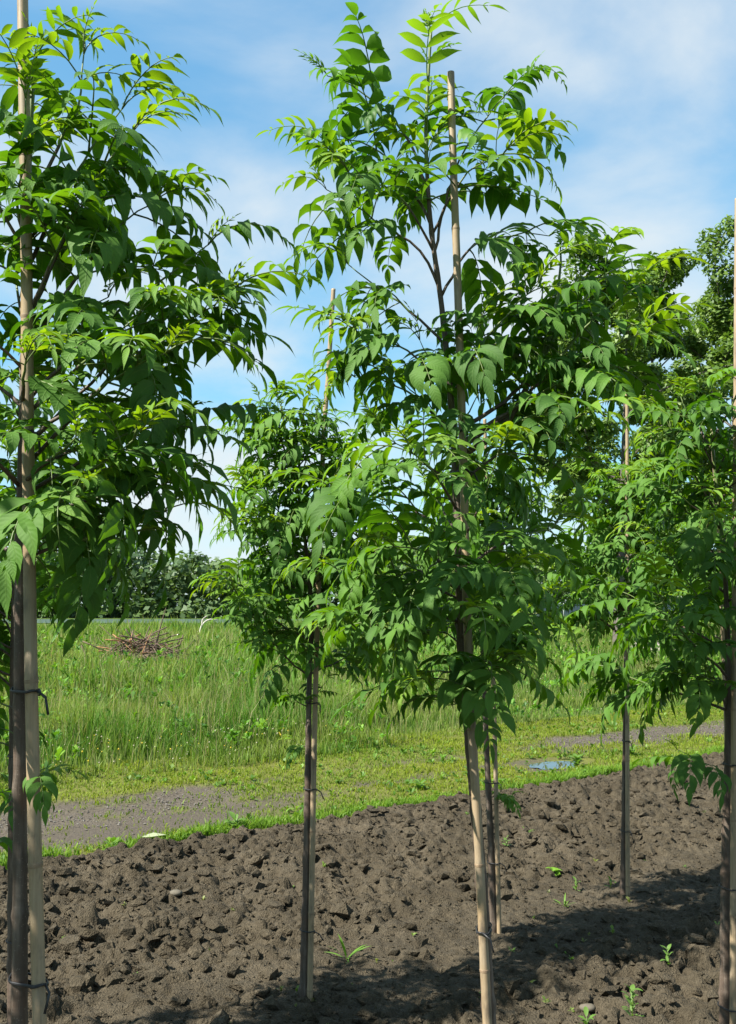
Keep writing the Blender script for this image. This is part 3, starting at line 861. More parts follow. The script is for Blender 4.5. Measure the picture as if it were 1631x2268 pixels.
    def leader(self, length=0.45, spacing=0.09, scale=1.0):
        r = self.rnd; zt = self.pts[-1].z; z = zt - length; ph = r.uniform(0, 3)
        while z < zt - 0.02:
            p = self.at_z(z); age = max(0.15, (zt - z) / length)
            for sg in (0, math.pi):
                a = ph + sg; self.leaf(p, Vector((math.cos(a), math.sin(a), 0.8 + 0.5 * (1 - age))).normalized(), age * 0.5, scale)
            ph += math.pi / 2 + r.uniform(-.2, .2); z += spacing * r.uniform(0.8, 1.2)
        for a in (0, 2.1, 4.2): self.leaf(self.pts[-1], Vector((math.cos(a) * .5, math.sin(a) * .5, .8)).normalized(), 0.05 if a else 0.3, scale)
    def finish(self):
        if len(self.leaves) > self.cap:      # the nearest three hundred stay single leaves
            self.leaves.sort(key=lambda l: (l[1].translation + self.base - Vector((0, 0, CAM_Z))).length)
        for me, m, c in self.leaves[:self.cap]:
            o = bpy.data.objects.new('leaf', me); col.objects.link(o)
            o.parent = self.crown; o.matrix_local = m; o.color = c
        rest = self.leaves[self.cap:]
        print('sapling', self.root.name, 'leaves', len(self.leaves))
        return rest

def stake(px_pts, Y, r, label, ties, seed, tree=None):
    """bamboo cane with joints; ties are heights at which it is bound to its sapling"""
    rnd = random.Random(seed)
    pts = [P(px, py, Y) for px, py in px_pts]
    if pts[0].z > 0.0:
        dv = (pts[0] - pts[1]).normalized(); pts.insert(0, pts[0] + dv * (pts[0].z / max(-dv.z, 0.2) + 0.06))
    else: pts.insert(0, Vector((pts[0].x, pts[0].y, -0.06)))
    base = Vector((pts[0].x, pts[0].y, 0.0))
    root = empty('bamboo_stake', base, label=label, category='stake', group='bamboo stakes beside the saplings')
    L = sum((b - a).length for a, b in zip(pts, pts[1:])); n = max(20, int(L / 0.012))
    pp = resample(pts, n)
    nodes, z = [], rnd.uniform(0.08, 0.2)
    while z < L - 0.05: nodes.append(z); z += rnd.uniform(0.24, 0.36)
    rad = []
    for i in range(n):
        q_ = i / (n - 1) * L; d = min(abs(q_ - z) for z in nodes)
        rr = r * (1.08 - 0.26 * i / (n - 1))
        rad.append(rr * (1 + 0.07 * math.exp(-(d / 0.010) ** 2)))
    V_, F_ = tube([p - base for p in pp], rad, 14)
    link('cane', py_mesh('cane', V_, F_), M['bamboo'], root)
    for z in nodes:
        i = min(int(z / L * (n - 1)), n - 2); a, b = pp[i], pp[i + 1]; t_ = (b - a).normalized(); c = a.lerp(b, z / L * (n - 1) - i) - base
        rr = rad[i] * 1.035
        prof = [(-0.004, 0.97), (-0.0018, 1.03), (0.0, 1.0), (0.0018, 1.05), (0.004, 0.97)]
        V_, F_ = tube([c + t_ * o for o, _ in prof], [rr * k for _, k in prof], 14, False)
        link('joint', py_mesh('joint', V_, F_), M['bnode'], root)
    for h in ties:
        k = min(range(n), key=lambda i: abs(pp[i].z - h)); c0 = pp[k]
        c1 = tree.at_z(h); mid = (c0 + c1) * 0.5
        ax = (c1 - c0); ax.z = 0; half = ax.length / 2; ax = ax.normalized() if ax.length > 1e-4 else Vector((1, 0, 0)); sd = Vector((-ax.y, ax.x, 0))
        ra, rb = rad[k] + 0.0035, max(tree.rad[min(range(len(tree.pts)), key=lambda i: abs(tree.pts[i].z - h))] + 0.0035, 0.005)
        for w in range(2):
            loop = []
            for i in range(24):
                a = 2 * math.pi * i / 24; cx = math.cos(a)
                rr = rb if cx > 0 else ra
                cen = mid + ax * (half if cx > 0 else -half)
                loop.append(cen + ax * cx * rr + sd * math.sin(a) * rr + Vector((0, 0, 0.004 * (w - 1) + 0.003 * math.sin(a + w * 2) + 0.003 * math.cos(2 * a + w))))
            pts_ = loop + [loop[0]]
            V_, F_ = tube([p - base for p in pts_], [0.0019] * len(pts_), 6, False)
            link('tie', py_mesh('tie', V_, F_), M['tie'], root)
        e = mid + sd * 0.0 - ax * (half + ra); dv = Vector((rnd.uniform(-.3, .9), -0.5, -1)).normalized()
        V_, F_ = tube([e - base, e + dv * 0.018 + Vector((0.012, 0, 0.004)) - base, e + dv * 0.045 + Vector((0.012, 0, 0)) - base], [0.0024] * 3, 6)
        link('tie', py_mesh('tie', V_, F_), M['tie'], root)
    return root

def px_branch(tree, pix, dy0=0.0, dy1=0.0, **kw):
    n = len(pix)
    pts = [P(px, py, tree.Y + dy0 + (dy1 - dy0) * (i / (n - 1)) ** 1.0) for i, (px, py) in enumerate(pix)]
    a = tree.at_z(pts[0].z); pts[0] = a
    cut = kw.pop('cut', 1.0)
    if cut < 1: pts = resample(pts, 25)[:max(4, int(25 * cut))]
    return tree.branch(pts, **kw)

# --- front row, cut by the left edge
A = Sapling(1.72, [(44, 2268), (45, 1900), (44, 1500), (46, 1200), (52, 900), (58, 600), (64, 380), (70, 240), (80, 130)], 0.0195, 0.004, 101,
            'large near sapling cut by the left edge, with a dark dense crown')
for pix, d1, kw in [
    ([(60, 720), (150, 520), (210, 405), (270, 320), (345, 283)], -0.05, dict(start=0.45, spacing=0.07)),
    ([(62, 480), (120, 340), (170, 240), (185, 130), (190, 70)], 0.0, dict(start=0.6, young=0.4, spacing=0.07)),
    ([(60, 900), (200, 750), (330, 640), (450, 550), (520, 505)], 0.05, dict(start=0.3)),
    ([(60, 1000), (200, 850), (330, 750), (450, 690), (560, 620)], -0.05, dict(start=0.35)),
    ([(60, 1050), (250, 830), (400, 730), (520, 690), (570, 695)], 0.08, dict(start=0.3)),
    ([(58, 600), (140, 430), (230, 290), (300, 210)], 0.1, dict(start=0.4, spacing=0.06)),
    ([(55, 800), (180, 600), (290, 480), (390, 430)], 0.05, dict(start=0.25)),
    ([(55, 1100), (230, 990), (370, 930), (440, 950)], 0.1, dict(start=0.2)),
    ([(55, 1150), (220, 1100), (340, 1050), (430, 1060)], 0.0, dict(start=0.2)),
    ([(55, 1210), (180, 1160), (300, 1130), (400, 1140)], 0.05, dict(start=0.2)),
    ([(55, 1240), (150, 1200), (230, 1190), (310, 1195)], -0.08, dict(start=0.2)),
    ([(50, 1230), (100, 1220), (150, 1220)], 0.1, dict(start=0.3, scale=0.8)),
    ([(60, 980), (200, 880), (320, 800), (400, 775)], -0.2, dict(start=0.6, young=0.4, scale=0.85)),
    ([(60, 1080), (120, 1010), (180, 960)], -0.25, dict(start=0.5, young=0.5, scale=0.7)),
    ([(60, 1200), (130, 1110), (200, 1080)], -0.2, dict(start=0.5, young=0.5, scale=0.7)),
    ([(60, 900), (50, 840), (60, 790)], -0.25, dict(start=0.5, young=0.5, scale=0.75)),
    ([(62, 560), (40, 450), (60, 350)], -0.06, dict(start=0.4, scale=0.75)),
    ([(64, 400), (50, 300), (60, 200)], -0.1, dict(start=0.5)),
]: px_branch(A, pix, 0.0, d1, cut=0.9, **{'scale': 0.88, **kw})
A.fill(1.7, 2.3, lambda f: 0.34 - 0.2 * f, 0.1, start=0.3, spacing=0.075, dens=0.9, scale=0.85)
for z, a in ((1.30, 0.5), (1.26, 2.8), (1.42, 3.3), (1.36, 2.2)): A.grow(z, a, 0.05, 0.5, start=0.6, spacing=0.05, r0=0.0025, scale=0.45, tip=False)
A.leader(0.35)
EXTRA = [(A, A.finish())]
stake([(88, 2268), (76, 1800), (67, 1350), (62, 900), (58, 480), (52, 100), (47, -260)], 1.70, 0.0115, 'thick bamboo stake tied to the large sapling at the left edge', (0.985, 1.455, 1.9), 201, A)

# --- front row, the sapling in the middle
B = Sapling(2.48, [(1085, 2268, .0), (1066, 1950), (1046, 1700), (1024, 1450), (1014, 1150), (1000, 900), (980, 690), (955, 500), (944, 320), (948, 190), (955, 70)], 0.0195, 0.0035, 102,
            'tallest sapling in the middle, its open crown reaching highest into the sky')
for pix, d1, kw in [
    ([(948, 430), (905, 310), (840, 235), (770, 185), (715, 165)], -0.05, dict(start=0.5)),
    ([(946, 500), (880, 370), (780, 310), (715, 320)], 0.12, dict(start=0.45)),
    ([(940, 640), (926, 552), (856, 505), (791, 460), (715, 415)], -0.08, dict(start=0.45)),
    ([(950, 560), (890, 440), (820, 400), (770, 385)], -0.15, dict(start=0.4)),
    ([(975, 770), (941, 714), (826, 629), (765, 580)], 0.0, dict(start=0.5)),
    ([(985, 860), (920, 790), (840, 740), (785, 735)], -0.1, dict(start=0.35)),
    ([(1000, 960), (920, 880), (840, 840), (780, 835)], 0.05, dict(start=0.35)),
    ([(960, 560), (1012, 370), (1090, 245), (1150, 185), (1190, 165)], 0.0, dict(start=0.55)),
    ([(955, 520), (1020, 400), (1085, 350), (1120, 340)], -0.12, dict(start=0.45)),
    ([(975, 660), (1044, 548), (1104, 528), (1175, 515), (1225, 525)], 0.05, dict(start=0.4)),
    ([(1010, 1020), (1060, 985), (1110, 950), (1170, 850), (1220, 740), (1240, 620), (1242, 540)], 0.10, dict(start=0.35, r0=0.0095)),
    ([(1012, 1000), (1120, 920), (1210, 830), (1300, 720), (1390, 650), (1430, 625)], 0.0, dict(start=0.3, r0=0.006)),
    ([(1012, 990), (1130, 910), (1250, 840), (1340, 780), (1420, 740)], -0.1, dict(start=0.3, r0=0.006)),
    ([(1010, 1020), (1100, 960), (1190, 920), (1280, 930)], -0.2, dict(start=0.35)),
    ([(1010, 960), (1150, 860), (1250, 720), (1330, 620), (1390, 585)], 0.15, dict(start=0.35, r0=0.006)),
    ([(1000, 880), (1070, 760), (1150, 670), (1200, 620)], -0.1, dict(start=0.3)),
    ([(1000, 850), (1060, 770), (1110, 720)], 0.2, dict(start=0.3)),
    ([(1012, 1080), (1100, 1010), (1180, 1010), (1230, 1040)], 0.1, dict(start=0.3)),
    ([(1016, 1330), (930, 1290), (820, 1270), (740, 1260)], 0.0, dict(start=0.3)),
    ([(1018, 1380), (930, 1350), (840, 1370), (785, 1395)], -0.1, dict(start=0.3)),
    ([(1012, 1200), (910, 1130), (800, 1090), (730, 1085)], -0.05, dict(start=0.35)),
    ([(1014, 1280), (940, 1220), (870, 1210)], -0.3, dict(start=0.3)),
    ([(1020, 1390), (1090, 1360), (1150, 1370)], -0.05, dict(start=0.3)),
    ([(1016, 1270), (1100, 1210), (1180, 1180), (1230, 1170)], 0.1, dict(start=0.3)),
    ([(1016, 1310), (1080, 1270), (1130, 1270)], -0.25, dict(start=0.3)),
    ([(1005, 1130), (965, 1050), (910, 1000)], -0.3, dict(start=0.5, young=0.3)),
    ([(1030, 1500), (990, 1490), (955, 1520)], -0.12, dict(start=0.4, spacing=0.05, r0=0.003)),
    ([(1028, 1470), (1065, 1460), (1105, 1480)], -0.1, dict(start=0.4, spacing=0.05, r0=0.003)),
    ([(1034, 1570), (1015, 1560), (990, 1562)], -0.08, dict(start=0.5, spacing=0.04, r0=0.003)),
    ([(1028, 1490), (1075, 1470), (1095, 1475)], -0.05, dict(start=0.5, spacing=0.05, r0=0.003)),
    ([(1022, 1430), (985, 1400), (965, 1410)], 0.05, dict(start=0.5, spacing=0.05, r0=0.003)),
]: px_branch(B, pix, 0.0, d1, cut=0.97, **kw)
B.fill(1.5, 2.25, lambda f: 0.34 - 0.2 * f, 0.14, start=0.4, spacing=0.09, dens=0.8)
B.leader(0.46, 0.062, 1.08)
EXTRA.append((B, B.finish()))
stake([(1080, 2268), (1062, 1900), (1045, 1600), (1033, 1300), (1026, 1000), (1013, 600), (1003, 320), (999, 160)], 2.445, 0.0112, 'tall bamboo stake running up the front of the middle sapling', (0.83, 1.93, 2.03), 202, B)

# --- front row, cut by the right edge
Ft = Sapling(3.24, [(1603, 2470), (1606, 2268), (1608, 1900), (1614, 1600), (1608, 1300), (1590, 1100), (1575, 960)], 0.0215, 0.004, 103,
             'near sapling cut by the right edge, dark slim trunk')
Ft.fill(1.28, 2.12, lambda f: 0.44 - 0.16 * f, 0.08, start=0.3, spacing=0.06, scale=0.95, dens=0.95)
for pix, d1, kw in [
    ([(1612, 1580), (1590, 1520), (1545, 1490), (1515, 1500)], -0.1, dict(start=0.4, spacing=0.05)),
    ([(1600, 1720), (1580, 1712), (1550, 1690), (1500, 1660)], -0.1, dict(start=0.55, spacing=0.05, r0=0.003, scale=0.7)),
    ([(1612, 1560), (1570, 1480), (1520, 1440)], 0.05, dict(start=0.3)),
    ([(1600, 1150), (1540, 1050), (1490, 960), (1470, 920)], 0.0, dict(start=0.35, young=0.3)),
]: px_branch(Ft, pix, 0.0, d1, **kw)
Ft.leader(0.35)
EXTRA.append((Ft, Ft.finish()))
stake([(1625, 2470), (1625, 2268), (1627, 1700), (1631, 1000), (1634, 440)], 3.20, 0.0112, 'bamboo stake at the very right edge, rising pale against the sky', (0.36, 0.72, 1.1), 203, Ft)

# --- back row
H = Sapling(3.40, [(28, 2378), (27, 1900), (30, 1400), (40, 1100), (50, 860)], 0.019, 0.004, 104, 'sapling half hidden behind the large one at the left edge')
H.fill(1.62, 2.3, lambda f: 0.30 - 0.12 * f, 0.1, start=0.3, spacing=0.075, dens=0.9)
for z, a, l in ((1.12, 2.8, 0.08), (0.95, 0.2, 0.06), (0.80, 3.3, 0.07)): H.grow(z, a, l, 0.5, start=0.4, spacing=0.05, r0=0.003)
for z, a, l in ((1.32, 2.6, 0.4), (1.36, 3.6, 0.42), (1.42, 3.0, 0.42), (1.45, 4.1, 0.38), (1.5, 2.2, 0.4), (1.55, 3.3, 0.42), (1.58, 1.8, 0.36)): H.grow(z, a, l, 0.5, start=0.25, spacing=0.06)
H.leader(0.3); EXTRA.append((H, H.finish()))
stake([(40, 2378), (50, 1600), (62, 900), (66, 700)], 3.37, 0.011, 'bamboo stake behind the thick stake at the left edge', (0.5, 1.1), 204, H)

Ct = Sapling(4.15, [(674, 2192), (680, 1900), (685, 1530), (690, 1350), (670, 1150), (642, 1000), (622, 900)], 0.0195, 0.004, 105, 'sapling left of the middle one, bright crown low under its pale bare stake', fresh=0.5)
Ct.fill(1.32, 2.25, lambda f: 0.48 - 0.22 * f, 0.07, start=0.25, spacing=0.056, dens=0.95)
for z, a, l in ((1.18, 3.4, 0.10), (1.02, 3.0, 0.05), (1.22, 0.5, 0.10)): Ct.grow(z, a, l, 0.4, start=0.4, spacing=0.04, r0=0.003, scale=0.5)
for pix, d1, kw in [
    ([(690, 1330), (600, 1290), (540, 1300)], -0.1, dict(start=0.4)),
    ([(670, 1150), (600, 1060), (545, 960)], 0.0, dict(start=0.4)),
    ([(680, 1200), (590, 1170), (520, 1150)], 0.05, dict(start=0.35)),
    ([(650, 1040), (600, 930), (575, 885)], -0.05, dict(start=0.4, young=0.2)),
]: px_branch(Ct, pix, 0.0, d1, **kw)
Ct.leader(0.35); EXTRA.append((Ct, Ct.finish()))
stake([(687, 2196), (692, 1900), (700, 1500), (716, 1000), (726, 850), (739, 640)], 4.13, 0.0112, 'bamboo stake leaning to the right, bare top against the sky left of the middle sapling', (0.30, 0.86, 1.2), 205, Ct)

D = Sapling(4.97, [(1092, 2045), (1089, 1900), (1080, 1700), (1072, 1500), (1064, 1300), (1070, 1120), (1078, 1030)], 0.020, 0.004, 106, 'sapling directly behind the middle one, trunk bowed beside a thin stake', fresh=0.3)
D.fill(1.32, 2.2, lambda f: 0.48 - 0.18 * f, 0.072, start=0.25, spacing=0.06, dens=0.95)
for z, a, l in ((0.62, 0.0, 0.12), (0.66, 0.3, 0.08), (1.1, 0.4, 0.08)): D.grow(z, a, l, 0.3, start=0.4, spacing=0.045, r0=0.003, scale=0.55)
D.leader(0.3); EXTRA.append((D, D.finish()))
stake([(1106, 2058), (1100, 1800), (1093, 1500), (1082, 1200), (1074, 928)], 4.95, 0.0105, 'thin bamboo stake just behind and right of the middle stake', (0.36, 0.74), 206, D)

E = Sapling(5.64, [(1381, 1964), (1384, 1700), (1386, 1500), (1388, 1400), (1390, 1200), (1396, 1040)], 0.0185, 0.004, 107, 'small round-headed sapling standing over the gravel patch, trunk tight against its stake', fresh=0.35)
E.fill(1.38, 2.25, lambda f: 0.44 - 0.18 * f, 0.066, start=0.3, spacing=0.056, dens=0.95)
for z, a, l in ((1.16, 0.1, 0.12), (1.05, 3.3, 0.12), (1.2, 3.6, 0.22)): E.grow(z, a, l, 0.3, start=0.35, spacing=0.045, r0=0.003, scale=0.6)
E.leader(0.3); EXTRA.append((E, E.finish()))
stake([(1391, 1970), (1390, 1700), (1390, 1430), (1390, 1100), (1389, 860)], 5.61, 0.0118, 'bamboo stake of the small sapling over the gravel, thin tip before the big trees', (0.36, 0.85, 1.15), 207, E)

Gt = Sapling(6.35, [(1612, 1893), (1610, 1700), (1606, 1450), (1600, 1250), (1590, 1080)], 0.018, 0.004, 108, 'farthest sapling of the back row, mostly hidden behind the right edge trunk', fresh=0.3)
Gt.fill(1.3, 2.2, lambda f: 0.46 - 0.18 * f, 0.085, start=0.3, spacing=0.075, dens=0.9)
Gt.leader(0.3); EXTRA.append((Gt, Gt.finish()))
stake([(1616, 1896), (1608, 1600), (1592, 1200), (1573, 903)], 6.33, 0.0118, 'short visible bamboo stake tip just left of the right edge, below the big trees', (0.5, 1.1), 209, Gt)

# the next sapling of the back row, beyond the left edge, shades the soil in view
K = Sapling(2.74, [(-870, 2628), (-870, 1900), (-865, 1300), (-860, 700)], 0.019, 0.004, 109, 'next sapling of the back row, just beyond the left edge')
K.fill(1.2, 2.5, lambda f: 0.62 - 0.25 * f, 0.08, start=0.3, spacing=0.09, dens=0.9)
K.leader(0.3); EXTRA.append((K, K.finish()))

Lt = Sapling(1.0, [(-2550, 4868), (-2550, 3400), (-2540, 1300), (-2520, -1100), (-2500, -1700)], 0.019, 0.004, 110, 'next sapling of the front row, just beyond the left edge')
Lt.fill(1.4, 2.75, lambda f: 0.40 - 0.2 * f, 0.12, start=0.3, spacing=0.09, dens=0.9)
Lt.leader(0.3); EXTRA.append((Lt, Lt.finish()))

# leaves past the first three hundred of a crown
for tr_, rest in EXTRA:
    if not rest: continue
    VV, FF, CC, nv = [], [], [], 0
    uvs = []
    for me, m, c in rest:
        v = np.empty(len(me.vertices) * 3, dtype=np.float32); me.vertices.foreach_get('co', v); v = v.reshape(-1, 3)
        mm = np.array(m); v = v @ mm[:3, :3].T + mm[:3, 3]
        for p in me.polygons:
            vi = [nv + k for k in p.vertices]
            FF.append(tuple(vi))
        VV.append(v); CC.append(np.tile(np.array(c[:3], dtype=np.float32), (len(v), 1))); nv += len(v)
    VV = np.concatenate(VV); CC = np.concatenate(CC)
    me = bpy.data.meshes.new('foliage'); me.from_pydata(VV.tolist(), [], FF)
    at = me.color_attributes.new('col', 'FLOAT_COLOR', 'POINT'); c4 = np.ones((len(VV), 4), dtype=np.float32); c4[:, :3] = CC; at.data.foreach_set('color', c4.ravel())
    me.polygons.foreach_set('use_smooth', [True] * len(me.polygons))
    link('foliage', me, M['weed'], tr_.crown, kind='stuff')

# ------------------------------------------------------------------ big trees behind
def big_tree(base, height, crown_r, seed, label, lean=0.0, n_leaf=42000, trunk_r=0.22):
    q = np.random.RandomState(seed); rnd = random.Random(seed)
    root = empty('broadleaf_tree', base, label=label, category='tree', group='big trees beyond the meadow')
    pts = [Vector((0, 0, -0.2)), Vector((lean * .3, 0, height * .2)), Vector((lean * .7, 0.1, height * .45)), Vector((lean, 0, height * .72)), Vector((lean * 1.1, 0, height * .93))]
    pp = resample(pts, 24)
    rad = [trunk_r * (1.25 if i == 0 else 1) * (1 - 0.9 * i / 23) + 0.012 for i in range(24)]
    V_, F_ = tube(pp, rad, 10); link('trunk', py_mesh('trunk', V_, F_), M['oldbark'], root)
    clumps = []
    for k in range(22):
        f = 0.18 + 0.78 * (k + rnd.random()) / 22
        i = int(f * 23); p = pp[i].copy(); a = k * 2.4 + rnd.uniform(-.4, .4)
        l = crown_r * (0.55 + 0.55 * math.sin(math.pi * min(1, (f - 0.1) * 1.05))) * rnd.uniform(0.75, 1.15)
        e = 0.15 + 0.8 * f; bp = [p.copy()]
        for j in range(6):
            p = p + Vector((math.cos(a) * math.cos(e), math.sin(a) * math.cos(e), math.sin(e))) * l / 6
            e += rnd.uniform(-.25, .2); a += rnd.uniform(-.25, .25); bp.append(p.copy())
            if j >= 2:
                clumps.append((p + Vector((rnd.uniform(-.4, .4), rnd.uniform(-.4, .4), rnd.uniform(0, .4))), rnd.uniform(0.38, 0.75)))
        b2 = resample(bp, 10)
        V_, F_ = tube(b2, [0.34 * rad[i] * (1 - 0.85 * j / 9) + 0.012 for j in range(10)], 6)
        link('branch', py_mesh('branch', V_, F_), M['oldbark'], root)
        for j in range(3):
            o = bp[rnd.randint(2, 6)]; d = Vector((rnd.uniform(-1, 1), rnd.uniform(-1, 1), rnd.uniform(-.3, 1))).normalized() * rnd.uniform(0.5, 1.2)
            clumps.append((o + d, rnd.uniform(0.3, 0.6)))
            V_, F_ = tube(resample([o, o + d * 0.5 + Vector((0, 0, .08)), o + d], 5), [0.025, 0.022, 0.018, 0.013, 0.008], 5)
            link('branch', py_mesh('branch', V_, F_), M['oldbark'], root)
    for k in range(10):
        clumps.append((pp[-1] + Vector((rnd.uniform(-1.4, 1.4), rnd.uniform(-1.4, 1.4), rnd.uniform(-1.2, 0.6))), rnd.uniform(0.4, 0.7)))
    per = n_leaf // len(clumps)
    C0 = np.concatenate([np.tile(np.array(c[0]), (per, 1)) for c in clumps]); Rr = np.repeat([c[1] for c in clumps], per)
    n = len(C0)
    d = q.normal(size=(n, 3)); d /= np.linalg.norm(d, axis=1, keepdims=True)
    pos = C0 + d * (Rr * q.rand(n) ** 0.45)[:, None] * np.array((1.15, 1.15, 0.8))
    # leaf quads, faces leaning outward and up
    nr = d * 0.6 + np.array((0, 0, 0.7)) + q.normal(size=(n, 3)) * 0.45; nr /= np.linalg.norm(nr, axis=1, keepdims=True)
    u = np.cross(nr, q.normal(size=(n, 3))); u /= np.linalg.norm(u, axis=1, keepdims=True); v = np.cross(nr, u)
    sz = q.uniform(0.07, 0.13, n)[:, None]
    V4 = np.stack([pos - u * sz, pos - v * sz * 0.55, pos + u * sz - nr * sz * 0.3, pos + v * sz * 0.55], 1).reshape(-1, 3)
    fq = (np.arange(n) * 4)[:, None] + np.array([0, 1, 2, 3])
    cc = lerp3((0.042, 0.09, 0.016), (0.135, 0.21, 0.04), q.rand(n)); cc = np.repeat(cc, 4, axis=0)
    link('crown', fast_mesh('crown', V4, fq, cc), M['oakleaf'], root)
    return root
big_tree(Vector((8.1, 32.5, 0)), 12.9, 3.9, 301, 'big broadleaf tree beyond the meadow, behind the small round-headed sapling', 0.5)
big_tree(Vector((13.9, 36.5, 0)), 13.4, 3.9, 302, 'big broadleaf tree beyond the meadow at the right edge, gaps of sky in its crown', -0.3)
big_tree(Vector((12.0, 42.0, 0)), 14.6, 3.6, 303, 'farther big broadleaf tree filling the gap between the two nearer ones', 0.2)

# far wood on the horizon
q = np.random.RandomState(77)
n_cl = 2600
cx = q.uniform(-85, 85, n_cl); cy = 122 + 16 * q.rand(n_cl)
hh = 3.0 + 9.0 * fbm(cx * 0.07, cy * 0 + 2.0, 3, 2) + 4.0 * (fbm(cx * 0.25, cy * 0, 2, 5) - .5)
cz = hh * q.rand(n_cl) ** 0.7
per = 24
pos = np.repeat(np.stack([cx, cy, cz], 1), per, axis=0); d = q.normal(size=pos.shape); d /= np.linalg.norm(d, axis=1, keepdims=True)
pos = pos + d * (q.uniform(0.8, 2.0, n_cl).repeat(per) * q.rand(len(pos)) ** 0.4)[:, None]; pos[:, 2] = np.maximum(pos[:, 2], 0.1)
nr = d * 0.7 + np.array((0, 0, 0.5)) + q.normal(size=pos.shape) * 0.4; nr /= np.linalg.norm(nr, axis=1, keepdims=True)
u = np.cross(nr, q.normal(size=pos.shape)); u /= np.linalg.norm(u, axis=1, keepdims=True); v = np.cross(nr, u); sz = q.uniform(0.3, 0.55, len(pos))[:, None]
V4 = np.stack([pos - u * sz, pos - v * sz * .7, pos + u * sz, pos + v * sz * .7], 1).reshape(-1, 3)
cc = np.repeat(lerp3((0.045, 0.085, 0.038), (0.10, 0.155, 0.055), np.clip(q.rand(n_cl) * .4 + 1.6 * (fbm(cx * .12, cy * .1) - .3), 0, 1)), per * 4, axis=0)  # greens lightened and slightly blued, distance haze put into the leaf colour
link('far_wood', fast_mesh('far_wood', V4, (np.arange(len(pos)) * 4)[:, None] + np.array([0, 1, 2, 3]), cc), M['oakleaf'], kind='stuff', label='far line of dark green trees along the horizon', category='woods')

# ------------------------------------------------------------------ small things beyond the track
# fence in front of the far wood
FY = 112.5
fr = empty('wire_fence', (22, FY, 0), label='dark wire mesh fence with grey posts before the far wood', category='fence')
t = NT('fence_mesh'); M['fmesh'] = t.done(t.bsdf(t.mix(t.noise(t.pos(), 3.0, 3), (0.025, 0.045, 0.055), (0.04, 0.065, 0.075)), 0.7, 0.2))
def box(x0, x1, y0, y1, z0, z1):
    V_ = [Vector((x, y, z)) for x in (x0, x1) for y in (y0, y1) for z in (z0, z1)]
    return V_, [(0, 1, 3, 2), (4, 6, 7, 5), (0, 4, 5, 1), (2, 3, 7, 6), (0, 2, 6, 4), (1, 5, 7, 3)]
for k in range(-8, 9):
    x = k * 2.65
    V_, F_ = tube([Vector((x, 0, 0)), Vector((x, 0, 1.75)), Vector((x, 0, 1.8))], [0.055, 0.055, 0.02], 8); link('post', py_mesh('post', V_, F_), M['metal'], fr)
    if k < 8:
        V_, F_ = box(x + 0.06, x + 2.59, -0.012, 0.012, 0.08, 1.7); link('panel', py_mesh('panel', V_, F_, False), M['fmesh'], fr)

def boulder(loc, sz, seed, label):
    q = np.random.RandomState(seed); v = IV2.copy()
    n3 = np.array([fbm(np.array([p[0] * 1.3 + seed]), np.array([p[1] * 1.3 + p[2]]), 3)[0] for p in v]) - 0.5
    v = v * (1 + 0.55 * n3[:, None]) * np.array(sz)
    for k in range(5):                      # broken flat faces
        d = q.normal(size=3); d /= np.linalg.norm(d); lim = 0.72 * np.sum(np.abs(d) * np.array(sz))
        dd = v @ d; v = v - np.maximum(dd - lim * 0.85, 0)[:, None] * d
    o = link('boulder', fast_mesh('boulder', v, IF2, smooth=False), M['stone'], label=label, category='boulder', group='boulders in the meadow')
    o.location = loc; o.location.z += sz[2] * 0.3; return o
for px, py, w, h, lab in [(1168, 1393, 0.95, 0.55, 'white boulder lying alone below the far fence'),
                          (1432, 1455, 0.50, 0.42, 'pale boulder just right of the small sapling stake, nearest its stem'),
                          (1470, 1458, 0.42, 0.36, 'second pale boulder from the small sapling stake'),
                          (1505, 1456, 0.40, 0.40, 'third pale boulder from the small sapling stake'),
                          (1540, 1456, 0.46, 0.34, 'fourth pale boulder from the small sapling stake, beside the leaves at right')]:
    g = G(px, py); boulder(g, (w, w * 0.8, h), px, lab)

# brush heap in the meadow
g = G(312, 1486); g.z = -0.28; bh = empty('brush_heap', g, label='heap of brown cut branches lying in the tall grass', category='brush heap'); bh.scale = (1.3, 1.3, 1.45)
rnd = random.Random(61)
v = IV2.copy(); qq = np.random.RandomState(3); v = v * (1 + 0.25 * (qq.rand(len(v), 1) - .5)) * np.array((0.95, 0.6, 0.55)); v[:, 2] = np.maximum(v[:, 2], -0.02)
link('mound', fast_mesh('mound', v + np.array((0.05, 0.1, 0.05)), IF2), M['stick'], bh)
for k in range(190):
    a = rnd.uniform(0, 6.28); rr = rnd.random() ** 0.6
    c = Vector((math.cos(a) * rr * 0.95, math.sin(a) * rr * 0.6, 0.12 + 0.5 * (1 - rr * rr) + rnd.uniform(-.05, .12)))
    d = Vector((rnd.uniform(-1, 1), rnd.uniform(-1, 1), rnd.uniform(-.45, .6))).normalized() * rnd.uniform(0.25, 0.55)
    V_, F_ = tube(resample([c - d, c + Vector((0, 0, rnd.uniform(0, .06))), c + d], 5), [0.012, 0.011, 0.009, 0.007, 0.004], 5)
    link('stick', py_mesh('stick', V_, F_), M['straw'] if k % 6 == 0 else M['stick'], bh)
V_, F_ = tube(resample([Vector((0.25, 0, 0.4)), Vector((0.32, 0, 0.8)), Vector((0.45, 0, 1.25))], 7), [0.02, 0.018, 0.016, 0.014, 0.011, 0.008, 0.005], 6)
link('stick', py_mesh('stick', V_, F_), M['stick'], bh)
